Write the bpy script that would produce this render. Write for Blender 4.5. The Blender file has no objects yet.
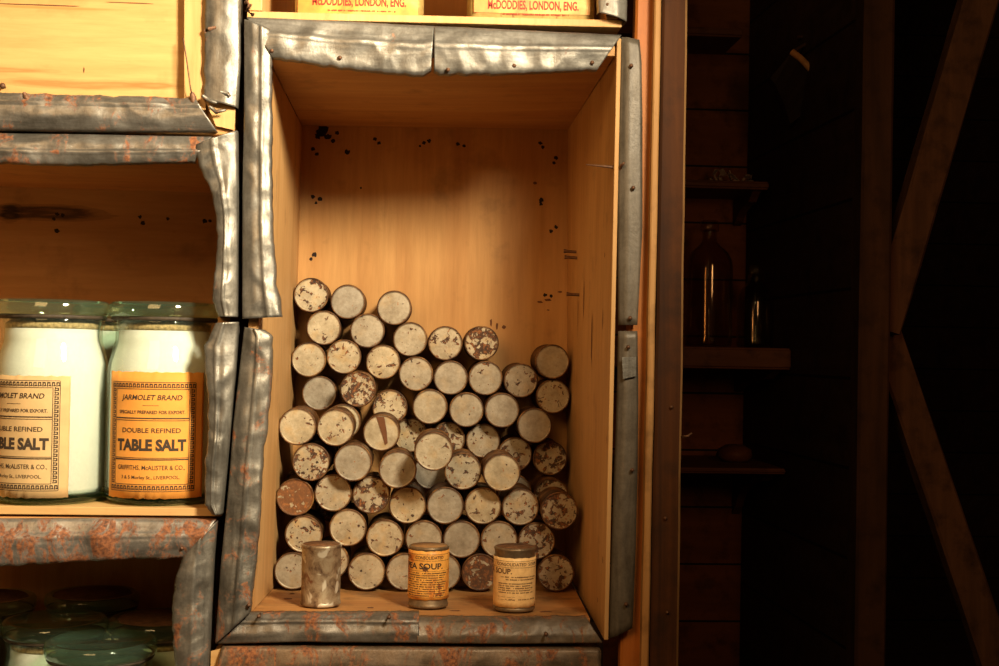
import bpy, math, random
from mathutils import Vector, Matrix, noise

random.seed(7)
scene = bpy.context.scene
COL = scene.collection
PI = math.pi

# ------------------------------------------------------------------ camera
FPX = 1280.0
W, H = 999, 666
CAM = Vector((0.0, -1.28, 1.0))          # front plane of the crates is Y = 0
VPX, VPY = 413.0, 351.0                  # where the crate depth lines meet
ROLL = math.radians(1.05)
yaw = math.atan((W / 2 - VPX) / FPX)
pitch = math.atan((VPY - H / 2) / FPX)
cam_data = bpy.data.cameras.new('camera')
cam_data.sensor_width = 36.0
cam_data.lens = FPX * 36.0 / W
cam_data.clip_start = 0.02
cam = bpy.data.objects.new('camera', cam_data)
COL.objects.link(cam)
fwd = Vector((math.sin(yaw) * math.cos(pitch), math.cos(yaw) * math.cos(pitch), math.sin(pitch)))
right = fwd.cross(Vector((0, 0, 1))).normalized()
up = right.cross(fwd).normalized()
r2 = right * math.cos(ROLL) + up * math.sin(ROLL)
u2 = up * math.cos(ROLL) - right * math.sin(ROLL)
M3 = Matrix((r2, u2, -fwd)).transposed()
cam.matrix_world = Matrix.Translation(CAM) @ M3.to_4x4()
scene.camera = cam


def P(px, py, Y=0.0):
    """point of the plane Y = const that is seen at pixel (px, py)"""
    d = r2 * ((px - W / 2) / FPX) + u2 * (-(py - H / 2) / FPX) + fwd
    t = (Y - CAM.y) / d.y
    return CAM + d * t


# ------------------------------------------------------------------ node helpers
def new_mat(name):
    m = bpy.data.materials.new(name)
    m.use_nodes = True
    nt = m.node_tree
    nt.nodes.clear()
    out = nt.nodes.new('ShaderNodeOutputMaterial')
    return m, nt, out


def N(nt, t, **kw):
    n = nt.nodes.new(t)
    for k, v in kw.items():
        if k.startswith('i_'):
            n.inputs[k[2:].replace('_', ' ')].default_value = v
        else:
            setattr(n, k, v)
    return n


def ramp(nt, fac, stops, interp='LINEAR'):
    r = nt.nodes.new('ShaderNodeValToRGB')
    r.color_ramp.interpolation = interp
    e = r.color_ramp.elements
    while len(e) < len(stops):
        e.new(0.5)
    for i, (p, c) in enumerate(stops):
        e[i].position = p
        e[i].color = (c[0], c[1], c[2], 1) if hasattr(c, '__len__') else (c, c, c, 1)
    nt.links.new(fac, r.inputs[0])
    return r.outputs[0]


def mixc(nt, fac, a, b, blend='MIX'):
    m = nt.nodes.new('ShaderNodeMix')
    m.data_type = 'RGBA'
    m.blend_type = blend
    m.clamp_factor = True
    for sock, v in ((m.inputs[0], fac), (m.inputs[6], a), (m.inputs[7], b)):
        if hasattr(v, 'is_linked') or hasattr(v, 'links'):
            nt.links.new(v, sock)
        elif hasattr(v, '__len__'):
            sock.default_value = (v[0], v[1], v[2], 1)
        else:
            sock.default_value = v
    return m.outputs[2]


def math_n(nt, op, a, b=0.0, clamp=False):
    m = nt.nodes.new('ShaderNodeMath')
    m.operation = op
    m.use_clamp = clamp
    for i, v in enumerate((a, b)):
        if hasattr(v, 'links'):
            nt.links.new(v, m.inputs[i])
        else:
            m.inputs[i].default_value = v
    return m.outputs[0]


def bsdf(nt, out, color, rough=0.6, metal=0.0, height=None, strength=0.3, dist=0.002, spec=0.5):
    b = nt.nodes.new('ShaderNodeBsdfPrincipled')
    for sock, v in (('Base Color', color), ('Roughness', rough), ('Metallic', metal), ('Specular IOR Level', spec)):
        if hasattr(v, 'links'):
            nt.links.new(v, b.inputs[sock])
        elif hasattr(v, '__len__'):
            b.inputs[sock].default_value = (v[0], v[1], v[2], 1)
        else:
            b.inputs[sock].default_value = v
    if height is not None:
        bm_ = N(nt, 'ShaderNodeBump')
        bm_.inputs['Strength'].default_value = strength
        bm_.inputs['Distance'].default_value = dist
        nt.links.new(height, bm_.inputs['Height'])
        nt.links.new(bm_.outputs[0], b.inputs['Normal'])
    nt.links.new(b.outputs[0], out.inputs[0])
    return b


def noise_tex(nt, vec, scale, detail=4, rough=0.55, distortion=0.0):
    n = N(nt, 'ShaderNodeTexNoise')
    n.inputs['Scale'].default_value = scale
    n.inputs['Detail'].default_value = detail
    n.inputs['Roughness'].default_value = rough
    n.inputs['Distortion'].default_value = distortion
    nt.links.new(vec, n.inputs['Vector'])
    return n.outputs[0]


def obj_vec(nt, scale=(1, 1, 1), loc=(0, 0, 0)):
    tc = N(nt, 'ShaderNodeTexCoord')
    mp = N(nt, 'ShaderNodeMapping')
    mp.inputs['Scale'].default_value = scale
    mp.inputs['Location'].default_value = loc
    nt.links.new(tc.outputs['Object'], mp.inputs['Vector'])
    return mp.outputs[0]


def wood(name, light, dark, grain='Z', scale=1.0, rough=0.62, contrast=1.0, dirt=0.15, dirtcol=(0.10, 0.05, 0.02),
         seed=0.0, knots=(), lines=None, bump=0.25):
    """procedural wood, grain running along one axis of the object"""
    m, nt, out = new_mat(name)
    k = {'X': (0.09, 1, 1), 'Y': (1, 0.09, 1), 'Z': (1, 1, 0.09)}[grain]
    v = obj_vec(nt, k, (seed, seed * 1.7, seed * 0.6))
    broad = noise_tex(nt, v, 16 * scale, 3, 0.5, 1.6)
    fine = noise_tex(nt, v, 150 * scale, 5, 0.65, 0.3)
    c = ramp(nt, broad, [(0.5 - 0.22 / contrast, dark), (0.5 + 0.16 / contrast, light)])
    f = ramp(nt, fine, [(0.30, (0.72, 0.66, 0.58)), (0.62, (1, 1, 1))])
    c = mixc(nt, 0.55, c, f, 'MULTIPLY')
    v2 = obj_vec(nt, (1, 1, 1), (seed * 2.1, 0.3, seed))
    d = noise_tex(nt, v2, 22, 5, 0.6)
    dm = ramp(nt, d, [(0.62 - dirt * 0.4, 0), (0.80, 1)])
    c = mixc(nt, math_n(nt, 'MULTIPLY', dm, min(1.0, dirt * 4)), c, dirtcol)
    for (kx, kz, rx, rz, col) in knots:            # dark knots with a shape of their own
        tc = N(nt, 'ShaderNodeTexCoord')
        sx = N(nt, 'ShaderNodeSeparateXYZ')
        nt.links.new(tc.outputs['Object'], sx.inputs[0])
        a = math_n(nt, 'POWER', math_n(nt, 'ABSOLUTE', math_n(nt, 'DIVIDE', math_n(nt, 'SUBTRACT', sx.outputs[0], kx), rx)), 2)
        b = math_n(nt, 'POWER', math_n(nt, 'ABSOLUTE', math_n(nt, 'DIVIDE', math_n(nt, 'SUBTRACT', sx.outputs[2], kz), rz)), 2)
        dd = math_n(nt, 'ADD', math_n(nt, 'ADD', a, b), math_n(nt, 'MULTIPLY', math_n(nt, 'SUBTRACT', fine, 0.5), 1.8))
        ring = math_n(nt, 'SINE', math_n(nt, 'MULTIPLY', dd, 7.0))
        msk = ramp(nt, dd, [(0.15, 0.95), (0.85, 0.45), (1.0, 0.0)])
        msk = math_n(nt, 'MULTIPLY', msk, math_n(nt, 'ADD', math_n(nt, 'MULTIPLY', ring, 0.25), 0.75))
        c = mixc(nt, msk, c, col)
    h = math_n(nt, 'ADD', broad, math_n(nt, 'MULTIPLY', fine, 0.8))
    if lines:                                       # joints between horizontal boards
        tc = N(nt, 'ShaderNodeTexCoord')
        sx = N(nt, 'ShaderNodeSeparateXYZ')
        nt.links.new(tc.outputs['Object'], sx.inputs[0])
        md = math_n(nt, 'FRACT', math_n(nt, 'DIVIDE', sx.outputs[2], lines))
        edge = math_n(nt, 'LESS_THAN', md, 0.035)
        c = mixc(nt, edge, c, (0.006, 0.004, 0.003))
        pl = N(nt, 'ShaderNodeTexWhiteNoise', noise_dimensions='1D')
        nt.links.new(math_n(nt, 'FLOOR', math_n(nt, 'DIVIDE', sx.outputs[2], lines)), pl.inputs['W'])
        c = mixc(nt, 0.5, c, ramp(nt, pl.outputs[0], [(0, (0.65, 0.6, 0.58)), (1, (1, 1, 1))]), 'MULTIPLY')
        h = math_n(nt, 'SUBTRACT', h, math_n(nt, 'MULTIPLY', edge, 3))
    bsdf(nt, out, c, rough, 0, h, bump, 0.0015, 0.3)
    return m


def zinc(name, rust=0.3, tone=(0.50, 0.50, 0.47), seed=0.0, streak='X', metal=0.66):
    """weathered galvanised sheet: lengthwise streaks, white bloom, flaking rust"""
    m, nt, out = new_mat(name)
    k = {'X': (0.12, 1, 1), 'Z': (1, 1, 0.12)}[streak]
    kr = {'X': (1, 1, 0.35), 'Z': (0.8, 1, 0.6)}[streak]
    v = obj_vec(nt, k, (seed, seed * 0.7, seed * 1.3))
    v1 = obj_vec(nt, (1, 1, 1), (seed * 1.9, seed, 0.2))
    vr = obj_vec(nt, kr, (seed * 2.3, seed, seed * 0.9))
    a = noise_tex(nt, v, 70, 6, 0.65, 0.5)
    cloud = noise_tex(nt, v1, 30, 5, 0.65, 0.4)
    b = noise_tex(nt, vr, 48, 9, 0.74, 0.6)
    fine = noise_tex(nt, v1, 300, 3, 0.6)
    dk = tuple(x * 0.55 for x in tone)
    c = ramp(nt, a, [(0.33, dk), (0.52, tone), (0.74, tuple(min(1, x * 1.35) for x in tone))])
    c = mixc(nt, 0.6, c, ramp(nt, cloud, [(0.35, (0.62, 0.58, 0.52)), (0.62, (1, 1, 1))]), 'MULTIPLY')
    c = mixc(nt, 0.35, c, ramp(nt, fine, [(0.35, (0.55, 0.52, 0.48)), (0.6, (1, 1, 1))]), 'MULTIPLY')
    e = 0.70 - rust * 0.30
    rm = ramp(nt, b, [(e - 0.025, 0), (e + 0.045, 1)])
    rc = ramp(nt, fine, [(0.32, (0.07, 0.022, 0.007)), (0.5, (0.22, 0.068, 0.018)), (0.68, (0.36, 0.125, 0.034))])
    rm = math_n(nt, 'MULTIPLY', rm, 0.9)
    c = mixc(nt, rm, c, rc)
    rg = math_n(nt, 'ADD', math_n(nt, 'MULTIPLY', rm, 0.35), math_n(nt, 'ADD', math_n(nt, 'MULTIPLY', cloud, 0.34), 0.29))
    mt = math_n(nt, 'MULTIPLY', math_n(nt, 'SUBTRACT', 1.0, rm), metal)
    h = math_n(nt, 'ADD', math_n(nt, 'ADD', b, math_n(nt, 'MULTIPLY', cloud, 0.8)), math_n(nt, 'MULTIPLY', fine, 0.2))
    bsdf(nt, out, c, rg, mt, h, 0.3, 0.002)
    return m


def plain(name, col, rough=0.6, metal=0.0, nscale=60, namp=0.25, spec=0.5):
    m, nt, out = new_mat(name)
    v = obj_vec(nt)
    a = noise_tex(nt, v, nscale, 5, 0.6)
    c = ramp(nt, a, [(0.3, tuple(x * (1 - namp) for x in col)), (0.65, col)])
    bsdf(nt, out, c, rough, metal, a, 0.15, 0.001, spec)
    return m


def glass(name, tint, rough=0.03, boost=1.0, scatter=0.0, scattercol=(0.4, 0.6, 0.48)):
    """old pressed glass: tinted clear body with a Fresnel surface reflection"""
    m, nt, out = new_mat(name)
    tr = N(nt, 'ShaderNodeBsdfTransparent')
    tr.inputs[0].default_value = (*tint, 1)
    gl = N(nt, 'ShaderNodeBsdfGlossy')
    gl.inputs['Color'].default_value = (0.9, 1.0, 0.93, 1)
    gl.inputs['Roughness'].default_value = rough
    lw = N(nt, 'ShaderNodeLayerWeight')
    lw.inputs[0].default_value = 0.5
    fres = math_n(nt, 'ADD', math_n(nt, 'MULTIPLY', math_n(nt, 'POWER', lw.outputs['Facing'], 5.0), 0.9), 0.04)
    v = obj_vec(nt)
    bmp = N(nt, 'ShaderNodeBump')
    bmp.inputs['Strength'].default_value = 0.12
    bmp.inputs['Distance'].default_value = 0.002
    nt.links.new(noise_tex(nt, v, 30, 3), bmp.inputs['Height'])
    nt.links.new(bmp.outputs[0], gl.inputs['Normal'])
    mx = N(nt, 'ShaderNodeMixShader')
    nt.links.new(math_n(nt, 'MULTIPLY', fres, boost, True), mx.inputs[0])
    nt.links.new(tr.outputs[0], mx.inputs[1])
    nt.links.new(gl.outputs[0], mx.inputs[2])
    last = mx.outputs[0]
    if scatter:  # green diffuse share stands in for light scattered inside dusty glass
        df = N(nt, 'ShaderNodeBsdfDiffuse'); df.inputs[0].default_value = (*scattercol, 1)
        tl = N(nt, 'ShaderNodeBsdfTranslucent'); tl.inputs[0].default_value = (*scattercol, 1)
        ad = N(nt, 'ShaderNodeMixShader'); ad.inputs[0].default_value = 0.4
        nt.links.new(df.outputs[0], ad.inputs[1]); nt.links.new(tl.outputs[0], ad.inputs[2])
        m2 = N(nt, 'ShaderNodeMixShader')
        nt.links.new(math_n(nt, 'MULTIPLY', noise_tex(nt, v, 60, 5, 0.6), scatter * 2, True), m2.inputs[0])
        nt.links.new(last, m2.inputs[1]); nt.links.new(ad.outputs[0], m2.inputs[2])
        last = m2.outputs[0]
    nt.links.new(last, out.inputs[0])
    return m


def attr(nt, name):
    a = N(nt, 'ShaderNodeAttribute')
    a.attribute_type = 'OBJECT'
    a.attribute_name = name
    return a.outputs['Fac']


def tin_end_mat():
    """tinplate end: clean tone, rust patches, rust specks, all set per tin"""
    m, nt, out = new_mat('tinplate_end')
    tc = N(nt, 'ShaderNodeTexCoord')
    cb = N(nt, 'ShaderNodeCombineXYZ')
    sd = attr(nt, 'seed')
    nt.links.new(sd, cb.inputs[0]); nt.links.new(math_n(nt, 'MULTIPLY', sd, 1.7), cb.inputs[2])
    ad = N(nt, 'ShaderNodeVectorMath', operation='ADD')
    nt.links.new(tc.outputs['Object'], ad.inputs[0]); nt.links.new(cb.outputs[0], ad.inputs[1])
    v = ad.outputs[0]
    big = noise_tex(nt, v, 100, 4, 0.6, 0.5)
    small = noise_tex(nt, v, 260, 3, 0.6, 0.2)
    film = noise_tex(nt, v, 45, 5, 0.7)
    tone = attr(nt, 'tone')
    clean = mixc(nt, tone, (0.41, 0.37, 0.30), (0.64, 0.54, 0.36))
    clean = mixc(nt, 0.8, clean, ramp(nt, film, [(0.32, (0.50, 0.45, 0.38)), (0.62, (1, 1, 1))]), 'MULTIPLY')
    clean = mixc(nt, 0.3, clean, ramp(nt, small, [(0.3, (0.5, 0.45, 0.4)), (0.55, (1, 1, 1))]), 'MULTIPLY')
    # yellow lacquer stain
    c = mixc(nt, math_n(nt, 'MULTIPLY', ramp(nt, noise_tex(nt, v, 55, 2), [(0.52, 0), (0.72, 1)]), math_n(nt, 'MULTIPLY', tone, 0.55)),
             clean, (0.62, 0.36, 0.10))
    th = math_n(nt, 'SUBTRACT', 0.675, math_n(nt, 'MULTIPLY', attr(nt, 'rust'), 0.30))
    pm = math_n(nt, 'MULTIPLY', math_n(nt, 'SUBTRACT', math_n(nt, 'ADD', math_n(nt, 'MULTIPLY', big, 0.75), math_n(nt, 'MULTIPLY', small, 0.25)), th), 40, True)
    th2 = math_n(nt, 'SUBTRACT', 0.72, math_n(nt, 'MULTIPLY', attr(nt, 'speck'), 0.16))
    sm = math_n(nt, 'MULTIPLY', math_n(nt, 'SUBTRACT', small, th2), 34, True)
    vo = N(nt, 'ShaderNodeTexVoronoi'); vo.inputs['Scale'].default_value = 190; vo.inputs['Randomness'].default_value = 1.0
    wob = N(nt, 'ShaderNodeVectorMath', operation='ADD')
    wn = N(nt, 'ShaderNodeTexNoise'); wn.inputs['Scale'].default_value = 300
    ws = N(nt, 'ShaderNodeVectorMath', operation='SCALE'); ws.inputs['Scale'].default_value = 0.004
    nt.links.new(v, wn.inputs['Vector']); nt.links.new(wn.outputs['Color'], ws.inputs[0])
    nt.links.new(v, wob.inputs[0]); nt.links.new(ws.outputs[0], wob.inputs[1]); nt.links.new(wob.outputs[0], vo.inputs['Vector'])
    sxc = N(nt, 'ShaderNodeSeparateColor'); nt.links.new(vo.outputs['Color'], sxc.inputs[0])
    rad = math_n(nt, 'MULTIPLY', math_n(nt, 'SUBTRACT', sxc.outputs[0], math_n(nt, 'SUBTRACT', 0.86, math_n(nt, 'MULTIPLY', attr(nt, 'speck'), 0.75))), 0.75)
    spot = math_n(nt, 'MULTIPLY', math_n(nt, 'SUBTRACT', rad, vo.outputs['Distance']), 14, True)
    sm = math_n(nt, 'MAXIMUM', sm, spot)
    # rust creeping in from the rim
    sx = N(nt, 'ShaderNodeSeparateXYZ')
    nt.links.new(tc.outputs['Object'], sx.inputs[0])
    rr = math_n(nt, 'SQRT', math_n(nt, 'ADD', math_n(nt, 'MULTIPLY', sx.outputs[0], sx.outputs[0]), math_n(nt, 'MULTIPLY', sx.outputs[2], sx.outputs[2])))
    rim = math_n(nt, 'MULTIPLY', math_n(nt, 'SUBTRACT', math_n(nt, 'ADD', rr, math_n(nt, 'MULTIPLY', big, 0.008)), 0.0228), 380, True)
    mask = math_n(nt, 'MAXIMUM', math_n(nt, 'MAXIMUM', pm, sm), math_n(nt, 'MULTIPLY', rim, 0.8))
    rc = ramp(nt, small, [(0.38, (0.018, 0.007, 0.003)), (0.52, (0.060, 0.019, 0.005)), (0.62, (0.17, 0.056, 0.013)), (0.70, (0.36, 0.13, 0.03))])
    rc = mixc(nt, math_n(nt, 'MULTIPLY', math_n(nt, 'POWER', attr(nt, 'rust'), 6.0), math_n(nt, 'MULTIPLY', tone, 0.75)), rc, (0.40, 0.145, 0.034))
    c = mixc(nt, math_n(nt, 'MULTIPLY', mask, 0.97), c, rc)
    mt = math_n(nt, 'MULTIPLY', math_n(nt, 'SUBTRACT', 1.0, mask), 0.28)
    rg = math_n(nt, 'ADD', math_n(nt, 'MULTIPLY', mask, 0.3), 0.46)
    bsdf(nt, out, c, rg, mt, math_n(nt, 'ADD', big, math_n(nt, 'MULTIPLY', small, 0.4)), 0.3, 0.001)
    return m


def tin_body_mat():
    m, nt, out = new_mat('tinplate_body')
    tc = N(nt, 'ShaderNodeTexCoord')
    cb = N(nt, 'ShaderNodeCombineXYZ')
    nt.links.new(attr(nt, 'seed'), cb.inputs[0])
    ad = N(nt, 'ShaderNodeVectorMath', operation='ADD')
    nt.links.new(tc.outputs['Object'], ad.inputs[0]); nt.links.new(cb.outputs[0], ad.inputs[1])
    big = noise_tex(nt, ad.outputs[0], 60, 5, 0.65, 0.4)
    small = noise_tex(nt, ad.outputs[0], 220, 4, 0.6)
    c = ramp(nt, big, [(0.36, (0.035, 0.012, 0.004)), (0.52, (0.13, 0.055, 0.016)), (0.68, (0.34, 0.17, 0.05))])
    c = mixc(nt, 0.5, c, ramp(nt, small, [(0.35, (0.5, 0.4, 0.3)), (0.6, (1, 1, 1))]), 'MULTIPLY')
    bsdf(nt, out, c, 0.55, 0.3, small, 0.25, 0.001)
    return m


# ------------------------------------------------------------------ mesh helpers
class MB:
    """collects geometry in world space"""
    def __init__(self):
        self.v, self.f, self.mi, self.sm = [], [], [], []

    def add(self, verts, faces, mi=0, smooth=False):
        b = len(self.v)
        self.v += [Vector(x) for x in verts]
        for f in faces:
            self.f.append([i + b for i in f]); self.mi.append(mi); self.sm.append(smooth)
        return self

    def hexa(self, a, b, mi=0):
        """solid between quad a and quad b (4 points each, same order)"""
        return self.add(list(a) + list(b), [(0, 1, 2, 3), (7, 6, 5, 4), (0, 4, 5, 1), (1, 5, 6, 2), (2, 6, 7, 3), (3, 7, 4, 0)], mi)

    def box(self, lo, hi, mi=0):
        x0, y0, z0 = lo; x1, y1, z1 = hi
        return self.hexa([(x0, y0, z0), (x1, y0, z0), (x1, y0, z1), (x0, y0, z1)], [(x0, y1, z0), (x1, y1, z0), (x1, y1, z1), (x0, y1, z1)], mi)

    def rough_bar(self, p0, p1, w, d, n=24, amp=0.002, seed=0, chamfer=0.004, mi=0, side=Vector((1, 0, 0))):
        """sawn timber from p0 to p1: w wide along side, d deep, uneven edges, chamfered corners"""
        p0, p1 = Vector(p0), Vector(p1)
        ax = (p1 - p0).normalized()
        sd = (side - ax * side.dot(ax)).normalized()
        dp = ax.cross(sd).normalized()
        if dp.y < 0: dp = -dp
        c = chamfer
        prof = [(-w / 2 + c, -d / 2), (w / 2 - c, -d / 2), (w / 2, -d / 2 + c), (w / 2, d / 2 - c), (w / 2 - c, d / 2), (-w / 2 + c, d / 2), (-w / 2, d / 2 - c), (-w / 2, -d / 2 + c)]
        vs, fs = [], []
        for i in range(n + 1):
            o = p0.lerp(p1, i / n)
            for j, (a, b) in enumerate(prof):
                q = o + sd * a + dp * b
                k = noise.noise_vector(Vector((seed + j * 3.1, i * 0.35, seed * 2)))
                vs.append(q + (sd * k.x + dp * k.y) * amp)
        for i in range(n):
            for j in range(8):
                k = (j + 1) % 8
                fs.append((i * 8 + j, i * 8 + k, i * 8 + 8 + k, i * 8 + 8 + j))
        fs.append(tuple(range(8))); fs.append(tuple(n * 8 + j for j in reversed(range(8))))
        return self.add(vs, fs, mi)

    def lathe(self, prof, c, seg=48, axis='Z', mi=0, smooth=True, cap=True):
        """profile [(r, h)] round an axis through c"""
        c = Vector(c); vs, fs = [], []
        n = len(prof)
        for (r, h) in prof:
            for k in range(seg):
                a = 2 * PI * k / seg
                x, y = r * math.cos(a), r * math.sin(a)
                vs.append(c + (Vector((x, y, h)) if axis == 'Z' else Vector((x, h, y))))
        for i in range(n - 1):
            for k in range(seg):
                l = (k + 1) % seg
                fs.append((i * seg + k, i * seg + l, (i + 1) * seg + l, (i + 1) * seg + k))
        if cap and prof[0][0] > 1e-6: fs.append(tuple(range(seg)))
        if cap and prof[-1][0] > 1e-6: fs.append(tuple((n - 1) * seg + k for k in range(seg)))
        return self.add(vs, fs, mi, smooth)

    def tube(self, pts, r, seg=8, mi=0):
        pts = [Vector(p) for p in pts]; vs, fs = [], []
        rs = r if hasattr(r, '__len__') else [r] * len(pts)
        for i, p in enumerate(pts):
            t = (pts[min(i + 1, len(pts) - 1)] - pts[max(i - 1, 0)]).normalized()
            a = t.orthogonal().normalized(); b = t.cross(a)
            for k in range(seg):
                g = 2 * PI * k / seg
                vs.append(p + (a * math.cos(g) + b * math.sin(g)) * rs[i])
        for i in range(len(pts) - 1):
            for k in range(seg):
                l = (k + 1) % seg
                fs.append((i * seg + k, i * seg + l, (i + 1) * seg + l, (i + 1) * seg + k))
        fs.append(tuple(range(seg))); fs.append(tuple((len(pts) - 1) * seg + k for k in range(seg)))
        return self.add(vs, fs, mi, True)

    def blot(self, c, rx, rz, seed=0, mi=1, nrm=Vector((0, -1, 0)), ux=Vector((1, 0, 0)), uz=Vector((0, 0, 1))):
        """ragged flat mark lying on a surface"""
        c = Vector(c) + nrm * 0.0004
        vs = []
        for k in range(12):
            a = 2 * PI * k / 12
            q = 0.75 + 0.5 * noise.noise(Vector((seed * 3.3, k * 1.3, seed)))
            vs.append(c + ux * (rx * q * math.cos(a)) + uz * (rz * q * math.sin(a)))
        return self.add(vs, [tuple(range(12))], mi)

    def build(self, name, mats, parent=None, origin=None, bevel=0.0, solid=0.0):
        o0 = Vector(origin) if origin is not None else (parent.matrix_basis.translation if parent is not None else Vector((0, 0, 0)))
        pw = Vector((0, 0, 0)); q = parent
        while q is not None:
            pw += q.matrix_basis.translation; q = q.parent
        if parent is not None and origin is None:
            o0 = pw
        me = bpy.data.meshes.new(name)
        me.from_pydata([tuple(v - o0) for v in self.v], [], self.f)
        for m in (mats if isinstance(mats, (list, tuple)) else [mats]):
            me.materials.append(m)
        for p, mi, s in zip(me.polygons, self.mi, self.sm):
            p.material_index = mi; p.use_smooth = s
        me.update()
        ob = bpy.data.objects.new(name, me)
        COL.objects.link(ob)
        if parent is not None:
            ob.parent = parent
            ob.location = o0 - pw
        else:
            ob.location = o0
        if solid:
            s = ob.modifiers.new('thickness', 'SOLIDIFY'); s.thickness = solid; s.offset = 0
        if bevel:
            b = ob.modifiers.new('edges', 'BEVEL'); b.width = bevel; b.segments = 2; b.limit_method = 'ANGLE'; b.angle_limit = math.radians(40)
        return ob


def tag(o, label, cat, group=None, kind=None):
    o['label'] = label; o['category'] = cat
    if group: o['group'] = group
    if kind: o['kind'] = kind
    return o


def thing(name, label, cat, loc, group=None):
    o = bpy.data.objects.new(name, None)
    o.empty_display_size = 0.03
    COL.objects.link(o)
    o.location = Vector(loc)
    return tag(o, label, cat, group)


def struct(name, mb, mat, **k):
    o = mb.build(name, mat, **k)
    o['kind'] = 'structure'
    return o


def resample(poly, n):
    L = [0.0]
    for a, b in zip(poly, poly[1:]):
        L.append(L[-1] + math.hypot(b[0] - a[0], b[1] - a[1]))
    out = []
    for i in range(n + 1):
        s = L[-1] * i / n
        j = 0
        while j < len(L) - 2 and L[j + 1] < s: j += 1
        t = (s - L[j]) / max(1e-9, L[j + 1] - L[j])
        a, b = poly[j], poly[j + 1]
        out.append((a[0] + (b[0] - a[0]) * t, a[1] + (b[1] - a[1]) * t))
    return out


def sheet(root, outer, inner, mat, seed=0, Y=-0.002, Yin=None, wrap=0.03, lip=0.005, amp=0.0042, bulge=0.004, n=110, name='metal_strip',
          outdir=None, fold=None, dent=26):
    """bent galvanised strip nailed over a board edge: back along the outside of the crate, round the corner,
    across the front, and a small lip turned in at the opening; dented all over"""
    if Yin is None: Yin = Y
    O, I = resample(outer, n), resample(inner, n)
    m = 16
    vs, fs = [], []
    rows = m + 1 + 3
    for i in range(n + 1):
        o, q = P(*O[i], Y), P(*I[i], Yin)
        cross = (o - q).normalized()
        prof = []
        prof.append(o + Vector((0, wrap, 0)) - cross * 0.001)
        prof.append(o + Vector((0, 0.006, 0)) + cross * 0.0002)
        for j in range(m + 1):
            t = j / m
            p = o.lerp(q, t)
            b = bulge * max(0.0, math.sin(PI * min(1, 0.08 + t * 0.92))) ** 0.7
            if fold is not None:
                b += 0.0025 * max(0.0, 1 - abs(t - fold) / 0.06) + (0.0015 if t > fold else 0)
            p = p + Vector((0, -b, 0))
            s = Vector((p.x * dent, seed * 5.1, p.z * dent))
            k = 0.8 * noise.noise(s) + 0.4 * noise.noise(s * 2.3) + 1.5 * (0.35 - abs(noise.noise(s * 0.9 + Vector((9, 2, 4))))) + 0.7 * (0.3 - abs(noise.noise(s * 2.1 + Vector((1, 7, 3)))))
            edge = min(1.0, (t + 0.15) * 2)
            p = p + Vector((0, -abs(amp) * (0.5 + 0.5 * k) * edge * 1.4, 0))
            if t > 0.6:
                p = p - cross * 0.0016 * (t - 0.6) / 0.4 * (noise.noise(Vector((i * 0.16, seed * 2.0, 7))) + 0.35 * noise.noise(Vector((i * 0.6, seed, 3))))
            prof.append(p)
        prof.append(prof[-1] - cross * 0.0006 + Vector((0, lip + abs(amp), 0)))
        vs += prof
    R = len(prof)
    for i in range(n):
        for j in range(R - 1):
            fs.append((i * R + j, i * R + j + 1, (i + 1) * R + j + 1, (i + 1) * R + j))
    return MB().add(vs, fs, 0, True).build(name, mat, root, solid=0.0007)


def nail(root, px, py, Y=-0.006, r=0.0022, label=None):
    c = P(px, py, Y)
    mb = MB().lathe([(0.0, 0.0035), (r * 0.6, 0.0033), (r, 0.0015), (r * 0.9, 0.0004), (r * 0.45, -0.0002), (r * 0.4, 0.012)], (0, 0, 0), 10, 'Y')
    mb.v = [Vector((v.x + c.x, c.y - (v.y if v.y <= 0.004 else -v.y), v.z + c.z)) for v in mb.v]
    return mb.build('nail', M_nail, root)


def text_geo(body, size, bold=0.0, align='CENTER', shear=0.0, space=1.0, xs=1.0):
    cu = bpy.data.curves.new('t', 'FONT')
    cu.body = body; cu.size = size; cu.align_x = align; cu.align_y = 'CENTER'
    cu.offset = bold * size; cu.shear = shear; cu.space_character = space; cu.resolution_u = 3
    ob = bpy.data.objects.new('t', cu)
    COL.objects.link(ob)
    bpy.context.view_layer.update()
    me = ob.evaluated_get(bpy.context.evaluated_depsgraph_get()).to_mesh()
    vs = [(v.co.x * xs, v.co.y) for v in me.vertices]
    fs = [tuple(p.vertices) for p in me.polygons]
    ob.to_mesh_clear()
    bpy.data.objects.remove(ob); bpy.data.curves.remove(cu)
    return vs, fs


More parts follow.
